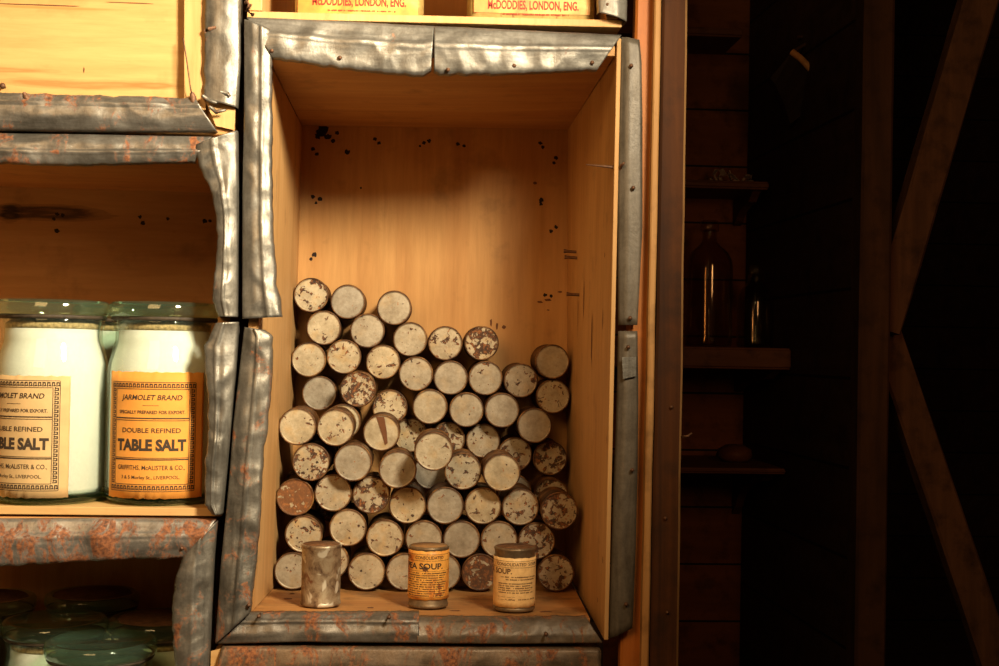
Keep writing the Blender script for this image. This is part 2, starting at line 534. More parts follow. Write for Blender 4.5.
class Flat:
    """flat artwork (u right, v up) later laid on a plane or wrapped on a cylinder"""
    def __init__(self): self.v, self.f = [], []
    def add(self, vs, fs, du=0, dv=0):
        b = len(self.v)
        self.v += [(x + du, y + dv) for x, y in vs]
        self.f += [tuple(i + b for i in f) for f in fs]
    def text(self, s, u, v, size, width=None, **k):
        vs, fs = text_geo(s, size, **k)
        if width:
            w = max(x for x, _ in vs) - min(x for x, _ in vs)
            vs = [(x * width / w, y) for x, y in vs]
        self.add(vs, fs, u, v)
    def rect(self, u0, v0, u1, v1, step=0.006):
        n = max(1, int(abs(u1 - u0) / step))
        for i in range(n):
            a, b = u0 + (u1 - u0) * i / n, u0 + (u1 - u0) * (i + 1) / n
            self.add([(a, v0), (b, v0), (b, v1), (a, v1)], [(0, 1, 2, 3)])
    def microtext(self, u0, u1, v, h, seed):
        """a line of print too small to read: a run of tiny strokes"""
        rnd = random.Random(seed); u = u0
        while u < u1:
            w = rnd.uniform(0.0004, 0.0012)
            if rnd.random() < 0.84:
                self.rect(u, v - h * rnd.uniform(0.35, 0.5), min(u1, u + w * 0.72), v + h * rnd.uniform(0.3, 0.5))
            u += w
    def wrap(self, c, R, ang, z0, mb=None, mi=0, taper=0.0):
        """lay on a cylinder of radius R about vertical axis at c; u = 0 faces angle ang (0 = toward -Y, + = toward +X)"""
        mb = mb or MB()
        vs = []
        for (u, v) in self.v:
            a = ang + u / R
            vs.append((c[0] + R * math.sin(a), c[1] - R * math.cos(a), z0 + v))
        mb.add(vs, self.f, mi)
        return mb
    def plane(self, o, ux, uz, mb=None, mi=0):
        mb = mb or MB()
        mb.add([Vector(o) + ux * u + uz * v for u, v in self.v], self.f, mi)
        return mb


def wrap_sheet(c, R, ang, u0, u1, v0, v1, z0, seed=0, rag=0.0006, nu=40, nv=10):
    """paper label: curved sheet with slightly uneven edges"""
    vs, fs = [], []
    for j in range(nv + 1):
        for i in range(nu + 1):
            u = u0 + (u1 - u0) * i / nu; v = v0 + (v1 - v0) * j / nv
            if i in (0, nu): u += rag * noise.noise(Vector((seed, j * 1.1, i)))
            if j in (0, nv): v += rag * 1.5 * noise.noise(Vector((seed, j, i * 0.5)))
            a = ang + u / R
            vs.append((c[0] + R * math.sin(a), c[1] - R * math.cos(a), z0 + v))
    for j in range(nv):
        for i in range(nu):
            b = j * (nu + 1) + i
            fs.append((b, b + 1, b + nu + 2, b + nu + 1))
    return MB().add(vs, fs, 0, True)


# ------------------------------------------------------------------ materials
M_ply = wood('birch_ply', (0.64, 0.36, 0.13), (0.50, 0.245, 0.075), 'Z', 0.8, 0.6, 0.9, 0.10, seed=1)
M_plyx = wood('birch_ply_across', (0.60, 0.33, 0.12), (0.48, 0.23, 0.075), 'X', 0.8, 0.6, 0.8, 0.12, seed=3)
M_plyy = wood('birch_ply_deep', (0.64, 0.385, 0.16), (0.54, 0.295, 0.105), 'Z', 0.9, 0.6, 0.8, 0.10, seed=5)
M_floor_ply = wood('worn_ply_floor', (0.56, 0.29, 0.10), (0.42, 0.19, 0.06), 'X', 1.0, 0.6, 1.0, 0.30, seed=8)
M_pine = wood('pale_pine', (0.68, 0.44, 0.19), (0.58, 0.33, 0.12), 'X', 0.8, 0.55, 0.9, 0.12, (0.34, 0.15, 0.05), seed=11)
M_batten = wood('pale_batten', (0.66, 0.42, 0.18), (0.58, 0.33, 0.12), 'Z', 1.2, 0.55, 0.9, 0.1, (0.3, 0.14, 0.05), seed=14)
M_orange = wood('orange_board', (0.60, 0.215, 0.045), (0.46, 0.14, 0.024), 'Z', 1.3, 0.5, 1.0, 0.12, seed=17)
M_edge = wood('pale_edge_board', (0.62, 0.36, 0.14), (0.48, 0.24, 0.08), 'Z', 1.3, 0.6, 1.0, 0.2, seed=19)
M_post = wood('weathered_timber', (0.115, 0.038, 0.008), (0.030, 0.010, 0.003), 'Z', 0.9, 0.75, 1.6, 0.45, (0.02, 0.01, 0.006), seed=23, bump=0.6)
M_litedge = wood('lit_timber_edge', (0.50, 0.28, 0.11), (0.30, 0.15, 0.06), 'Z', 1.5, 0.7, 1.0, 0.2, seed=24)  # post's right rim: light on the chamfer put into a paler colour
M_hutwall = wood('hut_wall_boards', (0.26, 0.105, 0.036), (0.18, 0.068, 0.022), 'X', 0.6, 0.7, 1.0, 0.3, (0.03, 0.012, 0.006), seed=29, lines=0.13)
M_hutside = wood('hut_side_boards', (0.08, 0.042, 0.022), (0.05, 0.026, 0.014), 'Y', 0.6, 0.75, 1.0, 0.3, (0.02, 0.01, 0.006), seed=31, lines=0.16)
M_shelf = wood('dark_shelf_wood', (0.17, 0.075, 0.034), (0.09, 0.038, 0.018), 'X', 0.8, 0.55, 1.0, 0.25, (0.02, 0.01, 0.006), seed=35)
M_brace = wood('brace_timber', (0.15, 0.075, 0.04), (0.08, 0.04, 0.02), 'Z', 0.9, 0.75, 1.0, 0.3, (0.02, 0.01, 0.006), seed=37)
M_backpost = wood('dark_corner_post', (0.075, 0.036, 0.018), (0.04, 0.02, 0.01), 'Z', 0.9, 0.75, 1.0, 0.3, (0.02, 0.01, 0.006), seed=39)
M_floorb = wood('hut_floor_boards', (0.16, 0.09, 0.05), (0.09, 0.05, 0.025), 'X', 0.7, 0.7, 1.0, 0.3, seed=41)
M_dark = plain('dark_hole', (0.02, 0.010, 0.006), 0.9)
M_stain = plain('brown_rust_stain', (0.16, 0.06, 0.022), 0.9)
M_nail = plain('rusty_nail', (0.20, 0.10, 0.055), 0.6, 0.5, 300, 0.5)
M_zincA = zinc('zinc_bright', 0.14, (0.29, 0.28, 0.255), 2.0, 'X')
M_zincV = zinc('zinc_bright_upright', 0.20, (0.255, 0.245, 0.22), 4.0, 'Z')
M_zincS = zinc('zinc_streaked', 0.46, (0.26, 0.25, 0.228), 6.0, 'X')
M_zincR = zinc('zinc_rusty', 0.70, (0.34, 0.325, 0.30), 8.0, 'X')
M_zincRV = zinc('zinc_rusty_upright', 0.42, (0.25, 0.235, 0.205), 9.0, 'Z')
M_zincD = zinc('zinc_dull', 0.10, (0.15, 0.128, 0.098), 12.0, 'Z', 0.15)
M_zincB = zinc('zinc_brown', 0.56, (0.22, 0.17, 0.12), 15.0, 'X', 0.3)
M_zincL = zinc('zinc_brown_streaked', 0.56, (0.20, 0.175, 0.145), 18.0, 'X', 0.5)
M_zincF = zinc('zinc_red_brown', 0.58, (0.20, 0.14, 0.09), 21.0, 'X', 0.4)
M_end = tin_end_mat()
M_body = tin_body_mat()
M_glass = glass('green_jar_glass', (0.955, 0.985, 0.962), 0.03, 0.8, 0.03, (0.5, 0.65, 0.55))
M_lidglass = glass('green_lid_glass', (0.80, 0.95, 0.86), 0.03, 1.8, 0.045, (0.50, 0.78, 0.60))
M_baseglass = glass('thick_base_glass', (0.40, 0.58, 0.48), 0.04, 1.2)
M_bottle = glass('dark_bottle_glass', (0.88, 0.80, 0.68), 0.08, 1.6)
M_bottle2 = glass('clear_bottle_glass', (0.90, 0.86, 0.80), 0.08, 1.6)
M_salt = plain('white_salt', (0.86, 0.85, 0.80), 0.9, 0, 300, 0.08)
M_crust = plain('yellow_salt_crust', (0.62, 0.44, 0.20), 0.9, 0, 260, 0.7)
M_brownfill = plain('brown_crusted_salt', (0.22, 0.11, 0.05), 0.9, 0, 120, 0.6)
M_paperO = plain('orange_label_paper', (0.84, 0.36, 0.06), 0.75, 0, 40, 0.16)
M_paperB = plain('buff_label_paper', (0.66, 0.45, 0.21), 0.75, 0, 40, 0.18)
M_ink = plain('black_ink', (0.055, 0.035, 0.02), 0.8)
M_inkb = plain('brown_ink', (0.16, 0.075, 0.03), 0.8)
M_inkr = plain('red_ink', (0.42, 0.03, 0.008), 0.7)
M_leather = plain('black_leather', (0.022, 0.012, 0.008), 0.6, 0, 60, 0.4)
M_rusto = plain('orange_rust_stain', (0.52, 0.15, 0.02), 0.7, 0, 150, 0.5)
M_seal = plain('dark_jar_seal', (0.07, 0.05, 0.03), 0.7, 0, 200, 0.7)
M_rag = plain('dusty_white_scraps', (0.62, 0.56, 0.48), 0.9, 0, 90, 0.5)

# ------------------------------------------------------------------ setting
FZ = 0.0
struct('floor', MB().box((-2.2, -3.0, -0.04), (3.2, 3.6, FZ)), M_floorb)
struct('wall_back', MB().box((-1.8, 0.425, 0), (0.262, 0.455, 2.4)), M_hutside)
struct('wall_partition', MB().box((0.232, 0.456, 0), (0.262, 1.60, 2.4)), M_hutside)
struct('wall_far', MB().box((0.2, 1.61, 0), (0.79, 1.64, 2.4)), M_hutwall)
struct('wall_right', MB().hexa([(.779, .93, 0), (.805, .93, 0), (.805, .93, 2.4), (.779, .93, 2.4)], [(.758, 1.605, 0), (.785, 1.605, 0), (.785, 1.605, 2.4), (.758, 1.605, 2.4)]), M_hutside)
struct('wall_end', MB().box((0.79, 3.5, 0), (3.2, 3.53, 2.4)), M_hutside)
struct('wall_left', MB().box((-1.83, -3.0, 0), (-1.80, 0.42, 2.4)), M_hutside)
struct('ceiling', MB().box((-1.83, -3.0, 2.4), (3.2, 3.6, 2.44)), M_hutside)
ZF_BOT = P(400, 648, 0.0).z - 0.22      # top of the low plinth under the lowest crates
struct('trim_1', MB().box((-0.95, 0.0, 0.0), (0.225, 0.42, ZF_BOT - 0.004)), M_post)

D = 0.38
T = 0.009
B0 = 0.005          # board fronts sit just behind the metal


def board(root, name, a, b, mat, off, **k):
    """board whose inner face is the quad a0 a1 b1 b0 (front edge a, back edge b), thickened by off"""
    q = [Vector(a[0]), Vector(a[1]), Vector(b[1]), Vector(b[0])]
    return MB().hexa(q, [v + Vector(off) for v in q]).build(name, mat, root, bevel=0.0008, **k)


# ------------------------------------------------------------------ MAIN CRATE
ftl, ftr = P(269, 60, B0), P(615, 52, B0)
fbl, fbr = P(247, 617, B0), P(604, 640, B0)
flr_l, flr_r = P(247, 614, 0.03), P(590, 618, 0.03)
btl, btr = P(302, 126, D), P(568, 130, D)
bbl, bbr = P(290, 571, D), P(566, 571, D)
base = (fbl + fbr) / 2 + Vector((0, 0.19, -0.012)); 
crate = thing('wooden_crate', 'tall plywood crate edged in zinc strips, holding the stack of round tins', 'crate', base)
# back panel with nail holes and rust dribbles
mb = MB()
mb.hexa([btl + Vector((-.012, 0, .012)), btr + Vector((.012, 0, .012)), bbr + Vector((.012, 0, -.012)), bbl + Vector((-.012, 0, -.012))],
        [btl + Vector((-.012, T, .012)), btr + Vector((.012, T, .012)), bbr + Vector((.012, T, -.012)), bbl + Vector((-.012, T, -.012))])
for i, (px, py, r) in enumerate([(322, 131, 5.5), (328, 137, 3), (318, 136, 3), (333, 141, 2), (313, 149, 2), (317, 154, 1.7), (337, 133, 2), (347, 152, 2.6), (375, 139, 1.8), (379, 143, 1.8),
                                 (424, 143, 1.8), (429, 141, 1.8), (420, 146, 1.2), (458, 144, 1.8), (464, 146, 1.6), (540, 143, 2.0), (543, 147, 1.8), (556, 158, 1.9), (554, 163, 1.7),
                                 (313, 197, 1.8), (320, 199, 2.2), (316, 203, 1.4), (314, 255, 2.4), (311, 259, 1.6), (541, 200, 2.4), (541, 204, 1.5), (556, 227, 1.9), (551, 231, 1.8),
                                 (545, 295, 1.8), (551, 296, 1.5), (361, 188, 1)]):
    mb.blot(P(px, py, D), r * 1.45 / 800, r * 1.45 / 800, i, 1)
for i, (px, py, rx, rz) in enumerate([(491, 323, 1.5, 5.5), (497, 326, 1.5, 5), (504, 327, 2.8, 2.6), (540, 302, 4, 1.6), (548, 300, 5, 1.8), (560, 292, 3, 1.2), (548, 310, 2, 1), (535, 183, 3, 2), (553, 355, 2, 1.5)]):
    mb.blot(P(px, py, D), rx / 800, rz / 800, i + 50, 2)
mb.build('back_panel', [M_ply, M_dark, M_stain], crate)
lw = board(crate, 'side_board', (ftl, fbl), (btl, bbl), M_plyy, (-0.010, 0, 0))
# right board, long splits and stains on its inner face
rwm = MB()
rtf, rtb = P(617, 38, B0), P(568, 117, D)
q = [rtf, fbr, bbr, rtb]
rwm.hexa([v + Vector((0.0045, 0, 0)) for v in q], q)
def rwall(px, py):                                   # point on the right board's inner face
    d = r2 * ((px - W / 2) / FPX) + u2 * (-(py - H / 2) / FPX) + fwd
    n = (fbr - rtf).cross(rtb - rtf).normalized()
    return CAM + d * ((rtf - CAM).dot(n) / d.dot(n))
rn = (fbr - ftr).cross(btr - ftr).normalized()
if rn.x > 0: rn = -rn
for i, (px, py, ry, rz) in enumerate([(584, 300, .003, .030), (592, 340, .004, .035), (578, 315, .002, .03), (605, 255, .0015, .004), (603, 320, .0015, .014), (607, 440, .001, .006), (603, 560, .002, .005), (598, 600, .002, .004)]):
    rwm.blot(rwall(px, py), ry, rz, i + 90, 1, rn, Vector((0, 1, 0)))
rwm.build('side_board', [M_plyy, M_stain], crate, bevel=0.0008)
board(crate, 'top_board', (ftl, ftr + Vector((0, 0, -.004))), (btl, btr), M_plyx, (0, 0, 0.010))
mb = MB()
q = [flr_l, flr_r, bbr, bbl]
mb.hexa([v + Vector((0, 0, -0.008)) for v in q], q)
def flo(px, py):
    n = (flr_r - flr_l).cross(bbl - flr_l).normalized()
    d = r2 * ((px - W / 2) / FPX) + u2 * (-(py - H / 2) / FPX) + fwd
    return CAM + d * ((flr_l - CAM).dot(n) / d.dot(n))
for i, (px, py, rx, ry) in enumerate([(288, 599, .006, .006), (292, 594, .004, .006), (370, 608, .005, .004), (455, 611, .008, .003), (545, 612, .010, .004), (300, 612, .004, .003)]):
    mb.blot(flo(px, py), rx, ry, i + 20, 1, Vector((0, 0, 1)), Vector((1, 0, 0)), Vector((0, 1, 0)))
mb.build('bottom_board', [M_floor_ply, M_stain], crate, bevel=0.0008)

sheet(crate, [(247, 18), (340, 22), (434, 27)], [(272, 58), (300, 62), (350, 69), (400, 74), (422, 76), (431, 71)], M_zincA, 1, fold=0.42)
sheet(crate, [(434, 27), (520, 31), (621, 36)], [(434, 71), (441, 74), (500, 74), (550, 72), (597, 70)], M_zincA, 2, Y=-0.003, fold=0.42)
sheet(crate, [(245, 20), (245, 100), (243, 200), (243, 319)], [(271, 31), (271, 150), (272, 230), (276, 285), (282, 317)], M_zincV, 3, Y=-0.004, fold=0.66)
sheet(crate, [(245, 327), (240, 370), (234, 425), (229, 490), (222, 558), (216, 643)],
      [(264, 330), (271, 336), (272, 366), (267, 425), (262, 458), (261, 491), (259, 525), (254, 575), (250, 612)], M_zincRV, 4, Y=-0.002, fold=0.55)
sheet(crate, [(217, 643), (300, 641), (419, 642)], [(250, 612), (330, 612), (419, 612)], M_zincL, 5, Yin=0.012, Y=0.0, fold=0.72, lip=0.002)
sheet(crate, [(417, 642), (500, 643), (602, 642)], [(417, 617), (500, 617), (586, 617)], M_zincB, 6, Yin=0.012, Y=-0.0005, lip=0.002)
# dull strip standing proud of the right board
def flat_sheet(root, left, rightp, mat, seed, Y, name='metal_strip', n=40, crease=0.35, amp=0.002):
    L, R = resample(left, n), resample(rightp, n); vs, fs = [], []
    m = 8
    for i in range(n + 1):
        a, b = P(*L[i], Y), P(*R[i], Y)
        for j in range(m + 1):
            t = j / m
            p = a.lerp(b, t)
            y = 0.006 * max(0, (crease - t) / crease)
            y -= amp * (0.5 + 0.5 * noise.noise(Vector((p.x * 30, seed, p.z * 22))))
            vs.append(p + Vector((0, y, 0)))
        vs.append(b + Vector((-0.001, 0.008, 0)))
    R_ = m + 2
    for i in range(n):
        for j in range(R_ - 1):
            fs.append((i * R_ + j, i * R_ + j + 1, (i + 1) * R_ + j + 1, (i + 1) * R_ + j))
    return MB().add(vs, fs, 0, True).build(name, mat, root, solid=0.0007)
flat_sheet(crate, [(621, 36), (619, 120), (618, 200), (619, 325)], [(639, 40), (641, 60), (642, 120), (642, 230), (637, 325)], M_zincD, 21, 0.004)
flat_sheet(crate, [(619, 331), (617, 420), (614, 500), (609, 640)], [(637, 331), (638, 400), (637, 480), (635, 560), (632, 628)], M_zincD, 22, 0.004)
MB().add([P(622, 357, -0.0015), P(636, 357, -0.0015), P(636, 376, -0.0015), P(623, 379, -0.0015)], [(0, 1, 2, 3)]).build('patch', M_zincV, crate, solid=0.0007)['label'] = 'paler square patch of zinc'
for (px, py) in [(272, 51), (340, 58), (448, 70), (514, 66), (592, 63), (631, 66), (633, 188), (630, 318), (628, 347), (632, 470), (626, 604), (259, 616), (389, 617), (546, 634), (249, 605)]:
    nail(crate, px, py, -0.0098 if px < 600 else 0.0005)
# bent nails through the right board
MB().tube([P(620, 172, 0.012), P(616, 167.5, 0.012), P(611, 167, 0.012), P(586, 164.5, 0.012)], [0.0016, 0.0016, 0.0016, 0.0006], 8).build('nail', M_nail, crate)
MB().tube([P(620, 171, 0.010), P(621, 166, 0.004), P(624, 163, -0.004)], [0.0018, 0.0018, 0.0012], 8).build('nail', M_nail, crate)
for (x0, y0, x1, y1, dy) in [(573, 252, 558, 250, .33), (574, 258, 563, 258, .32), (576, 295, 563, 294, .31)]:
    p0 = rwall(x0 + 3, y0); p1 = Vector((p0.x - 0.015, p0.y, p0.z + 0.0008))
    MB().tube([p0 + Vector((.003, 0, 0)), p0.lerp(p1, 0.7), p1], [0.0018, 0.0018, 0.0026], 8).build('nail', M_nail, crate)

# ------------------------------------------------------------------ TINS
TR, TL = 0.0213, 0.062
def tin_meshes():
    # axis along Y, origin at the middle of the near end
    b = MB().lathe([(TR - 0.0022, 0.0016), (TR - 0.0012, 0.0), (TR, 0.0002), (TR + 0.0003, 0.0012), (TR, 0.0026), (TR - 0.0006, 0.0034), (TR - 0.0006, TL - 0.0034),
                    (TR, TL - 0.0026), (TR + 0.0002, TL - 0.0012), (TR - 0.001, TL)], (0, 0, 0), 40, 'Y')
    e = MB().lathe([(0.0, 0.0010), (TR * 0.5, 0.0009), (TR - 0.0026, 0.0010), (TR - 0.0014, 0.0002)], (0, 0, 0), 40, 'Y', 0, False)
    e.f = [f for f in e.f if len(f) == 4]; e.mi = e.mi[:len(e.f)]; e.sm = e.sm[:len(e.f)]
    return b, e
tb, te = tin_meshes()
B_, F_ = 0.317, 0.198
TINS = [
 # px, py, depth, rust, specks, tone, label
 (311.1, 295.1, B_, .50, .35, .75, 'cream tin end blotched with dark rust, highest in the left corner of the stack'),
 (348.1, 301.9, B_, .12, .15, .05, 'clean grey tin end, second in the topmost row beside the blotched one'),
 (394.3, 307.8, B_ - .004, .12, .20, .30, 'clean pale tin end standing alone at the right of the topmost row'),
 (323.8, 327.8, B_, .30, .25, .80, 'cream tin end with brown streak down its left, just under the two highest'),
 (367.3, 331.4, B_, .25, .15, .30, 'grey-cream tin end with dark smudge low at left, under the gap in the topmost row'),
 (410.3, 339.5, B_, .28, .15, .45, 'plain beige tin end, right below the lone pale tin of the topmost row'),
 (445.4, 343.2, B_, .40, .35, .65, 'cream tin end with rust patch at centre, left neighbour of the dark-blotched crest tin'),
 (481.6, 343.0, B_, .64, .35, .75, 'cream tin end covered in large dark brown blotches, last on the crest of the stack'),
 (307.8, 359.5, B_ - .003, .22, .30, .80, 'pale cream tin end with yellow specks, touching the left wall below the top corner'),
 (343.8, 357.0, B_, .38, .45, .85, 'cream tin end with a brown band of specks across the middle, upper left of stack'),
 (382.4, 363.0, B_, .42, .25, .95, 'yellow tin end with a brown patch running from its lower edge, upper left of stack'),
 (415.7, 373.8, B_, .26, .12, .40, 'beige tin end with one red-brown spot near the top, upper middle of stack'),
 (450.8, 378.1, B_, .10, .12, .25, 'smooth clean beige tin end, second below the crest in the middle of the stack'),
 (486.0, 379.0, B_, .28, .22, .35, 'beige tin end with faint scratches and dark flecks, directly under the blotched crest tin'),
 (520.8, 380.5, B_, .40, .35, .40, 'dim brown tin end with dark band across, left of the two by the right wall'),
 (552.2, 361.6, B_ - .008, .10, .15, .30, 'plain brownish tin end, highest of those by the right wall'),
 (551.9, 397.6, B_, .34, .40, .50, 'brown tin end with small rust spots, second down by the right wall'),
 (319.5, 393.2, B_, .18, .15, .10, 'plain dull grey tin end, left side, beside the heavily speckled brown one'),
 (357.8, 389.5, .270, .62, .95, .75, 'tin end peppered all over with brown rust specks, left of centre'),
 (390.0, 407.3, .292, .46, .25, .95, 'yellow tin end with rust at both edges, just above the one with a dark stripe'),
 (429.2, 407.0, .290, .10, .12, .55, 'bright smooth cream tin end at the middle of the stack, above the jutting one'),
 (465.7, 410.3, .298, .22, .18, .35, 'plain beige tin end with rust at lower rim, right of the bright central one'),
 (502.2, 409.7, .292, .18, .15, .20, 'dull grey-brown tin end, two to the right of the bright central one'),
 (533.2, 426.5, .285, .14, .15, .25, 'plain brown tin end on the right, below the one with the dark band'),
 (297.8, 427.0, .200, .30, .25, .95, 'brightest cream tin end at the left wall, halfway down and set forward'),
 (336.2, 428.9, .200, .28, .40, .85, 'cream speckled tin end set forward, overlapping another behind its upper right'),
 (343.8, 419.5, .272, .20, .35, .90, 'cream tin end mostly hidden, peeping out behind a forward speckled one on the left'),
 (380.8, 435.0, .222, .20, .15, .75, 'pale tin end crossed by a dark upright stripe, left of centre'),
 (411.0, 434.0, B_, .40, .75, 1.0, 'orange freckled tin end set deep, behind and left of the jutting central tin'),
 (448.5, 438.0, B_, .55, .45, .60, 'rust-spotted tin end set deep, behind and right of the jutting central tin'),
 (433.8, 451.4, .130, .26, .25, .60, 'tin jutting furthest forward from the middle of the stack, orange side showing above'),
 (483.2, 440.8, B_, .36, .35, .40, 'brown streaked tin end, right of the jutting central tin'),
 (516.2, 456.2, B_, .50, .35, .40, 'brown tin end with rust at top, behind the bright forward one at right'),
 (549.5, 459.5, B_, .58, .35, .50, 'dark tin end with branching rust blotches, by the right wall below the middle'),
 (311.4, 462.4, .195, .52, .70, .70, 'tin end thick with dark specks, below the brightest one at the left wall'),
 (352.7, 461.0, .178, .12, .18, .15, 'large plain grey tin end set forward, left of centre below the striped one'),
 (397.0, 468.6, .178, .16, .15, .30, 'plain beige tin end with orange side showing above, left below the jutting central tin'),
 (431.0, 472.0, .285, .10, .10, .00, 'shadowed dark tin end directly underneath the jutting central tin'),
 (463.4, 471.3, .196, .46, .40, .65, 'cream tin end with rust at its upper left, right below the jutting central tin'),
 (501.4, 472.6, .176, .24, .25, .80, 'bright yellow-cream forward tin end with nibbled rim, right of centre'),
 (514.5, 487.0, .285, .20, .20, .30, 'tin end almost hidden behind the bright forward one at right, only a rim showing'),
 (551.0, 494.5, .285, .50, .40, .50, 'dark tin end whose upper arc shows above the blotched lower one at the right wall'),
 (293.8, 497.6, F_, .90, .60, .90, 'tin end rusted all over orange-brown, by the left wall'),
 (332.2, 493.5, F_, .34, .40, .60, 'grey-cream tin end with two dark spots, right of the fully rusted one'),
 (370.0, 496.8, F_, .60, .40, .65, 'tin end half eaten by dark brown rust patches, below the large plain grey one'),
 (406.2, 505.7, F_, .30, .45, 1.0, 'yellowish tin end with fine pits, below and right of the half-eaten one'),
 (443.2, 506.5, F_, .14, .12, .20, 'plain brown-grey tin end, under the shadowed tin below the centre'),
 (481.4, 507.0, F_, .34, .25, .95, 'yellow tin end with an orange streak down its middle, below the bright forward one'),
 (519.5, 507.6, F_, .42, .60, .60, 'brown grainy speckled tin end, left of the blotched lower one at the right wall'),
 (557.3, 510.8, .180, .60, .40, .45, 'forward tin end with big brown blotches at the right wall, rusty side showing above'),
 (303.8, 534.0, F_, .44, .40, .80, 'cream tin end with rust around its upper rim, behind and above the bare standing tin'),
 (347.6, 528.4, F_, .22, .40, .70, 'pale pitted tin end, behind and right above the bare standing tin'),
 (384.9, 538.4, F_, .34, .30, .80, 'yellow-cream tin end with a few dark spots, upper left behind the pea soup tin'),
 (423.8, 538.6, F_, .20, .12, .45, 'beige tin end directly behind the lid of the pea soup tin'),
 (460.3, 540.0, F_, .10, .12, .15, 'smooth plain brown tin end, upper right behind the pea soup tin'),
 (497.8, 540.5, F_, .32, .30, .45, 'brown tin end with dark flecks, behind and left above the cream labelled soup tin'),
 (535.9, 541.4, F_, .62, .35, .30, 'dark tin end ringed with rust, behind and right above the cream labelled soup tin'),
 (287.8, 571.4, F_, .28, .15, .40, 'grey-cream tin end with dark mark at lower right, bottom row at the left wall'),
 (329.0, 565.0, F_ + .004, .40, .30, .70, 'tin end in the bottom row half hidden behind the bare standing tin'),
 (365.4, 571.9, F_, .28, .35, .75, 'bottom row tin end with dark cluster near its top, between bare tin and pea soup'),
 (400.5, 573.0, F_, .30, .15, .40, 'bottom row beige tin end with rust smear, touching left edge of the pea soup tin'),
 (440.5, 573.0, F_, .14, .12, .35, 'bottom row plain tin end showing only at the right edge of the pea soup tin'),
 (475.9, 573.5, F_, .86, .60, .40, 'tin end rusted dark brown all over, bottom row between the two labelled soup tins'),
 (554.9, 573.2, F_, .56, .45, .40, 'dark mottled tin end, last of the bottom row beside the right wall'),
]
HID = 'added tin deep in the stack, coloured dark to darken gaps between the front tins'
for yy, xs in ((570, (307, 345, 384, 421, 459, 497, 535)), (537, (290, 327, 366, 404, 441, 478, 516, 552)), (504, (313, 351, 389, 426, 462)), (470, (333, 376))):
    for xx in xs:
        TINS.append((xx * .955 + 19, yy - (yy - 351) * .045 + 2, .2625, .80, .85, .10, HID))  # extra tins, coloured dark, put in so the gaps stay dark
# settle the tins so that they touch instead of cutting into each other
pos = [P(t[0], t[1], t[2]) for t in TINS]
pos = [[p.x, p.z] for p in pos]
deps = [t[2] for t in TINS]
nl = (btl - ftl); 
def wall_x(y, side):
    t = (y - B0) / (D - B0)
    if side < 0: return max(ftl.lerp(btl, t).x, fbl.lerp(bbl, t).x)
    return min(ftr.lerp(btr, t).x, fbr.lerp(bbr, t).x)
def wall_at(y, z, side):
    t = (y - B0) / (D - B0)
    a, b = (ftl.lerp(btl, t), fbl.lerp(bbl, t)) if side < 0 else (ftr.lerp(btr, t), fbr.lerp(bbr, t))
    k = (z - b.z) / (a.z - b.z)
    return b.x + (a.x - b.x) * k
def floor_z(y, x=None):
    t = (y - 0.03) / (D - 0.03)
    a, b = flr_l.lerp(bbl, t), flr_r.lerp(bbr, t)
    if x is None: return max(a.z, b.z)
    return a.z + (b.z - a.z) * (x - a.x) / (b.x - a.x)
DMIN = 2 * (TR + 0.0004)
for it in range(300):
    for i in range(len(pos)):
        for j in range(i + 1, len(pos)):
            if abs(deps[i] - deps[j]) >= TL + 0.0005: continue
            dx, dz = pos[j][0] - pos[i][0], pos[j][1] - pos[i][1]
            d = math.hypot(dx, dz)
            if d < DMIN:
                k = (DMIN - d) / d * 0.7
                hi_, hj_ = TINS[i][6] == HID, TINS[j][6] == HID
                wi = 0.5 if hi_ == hj_ else (1.0 if hi_ else 0.0)
                pos[i][0] -= dx * k * wi; pos[i][1] -= dz * k * wi
                pos[j][0] += dx * k * (1 - wi); pos[j][1] += dz * k * (1 - wi)
    for i in range(len(pos)):
        y = deps[i]
        zl = max(floor_z(y, pos[i][0]), floor_z(y + TL, pos[i][0])) + TR + 0.0014 + (.003 if TINS[i][6] == HID else 0)
        pos[i][1] = max(pos[i][1], zl)
        lo = max(wall_at(y, pos[i][1], -1), wall_at(y + TL, pos[i][1], -1)) + TR + (.003 if TINS[i][6] == HID else .0006)
        hi = min(wall_at(y, pos[i][1], 1), wall_at(y + TL, pos[i][1], 1)) - TR - (.003 if TINS[i][6] == HID else .0006)
        pos[i][0] = min(max(pos[i][0], lo), hi)
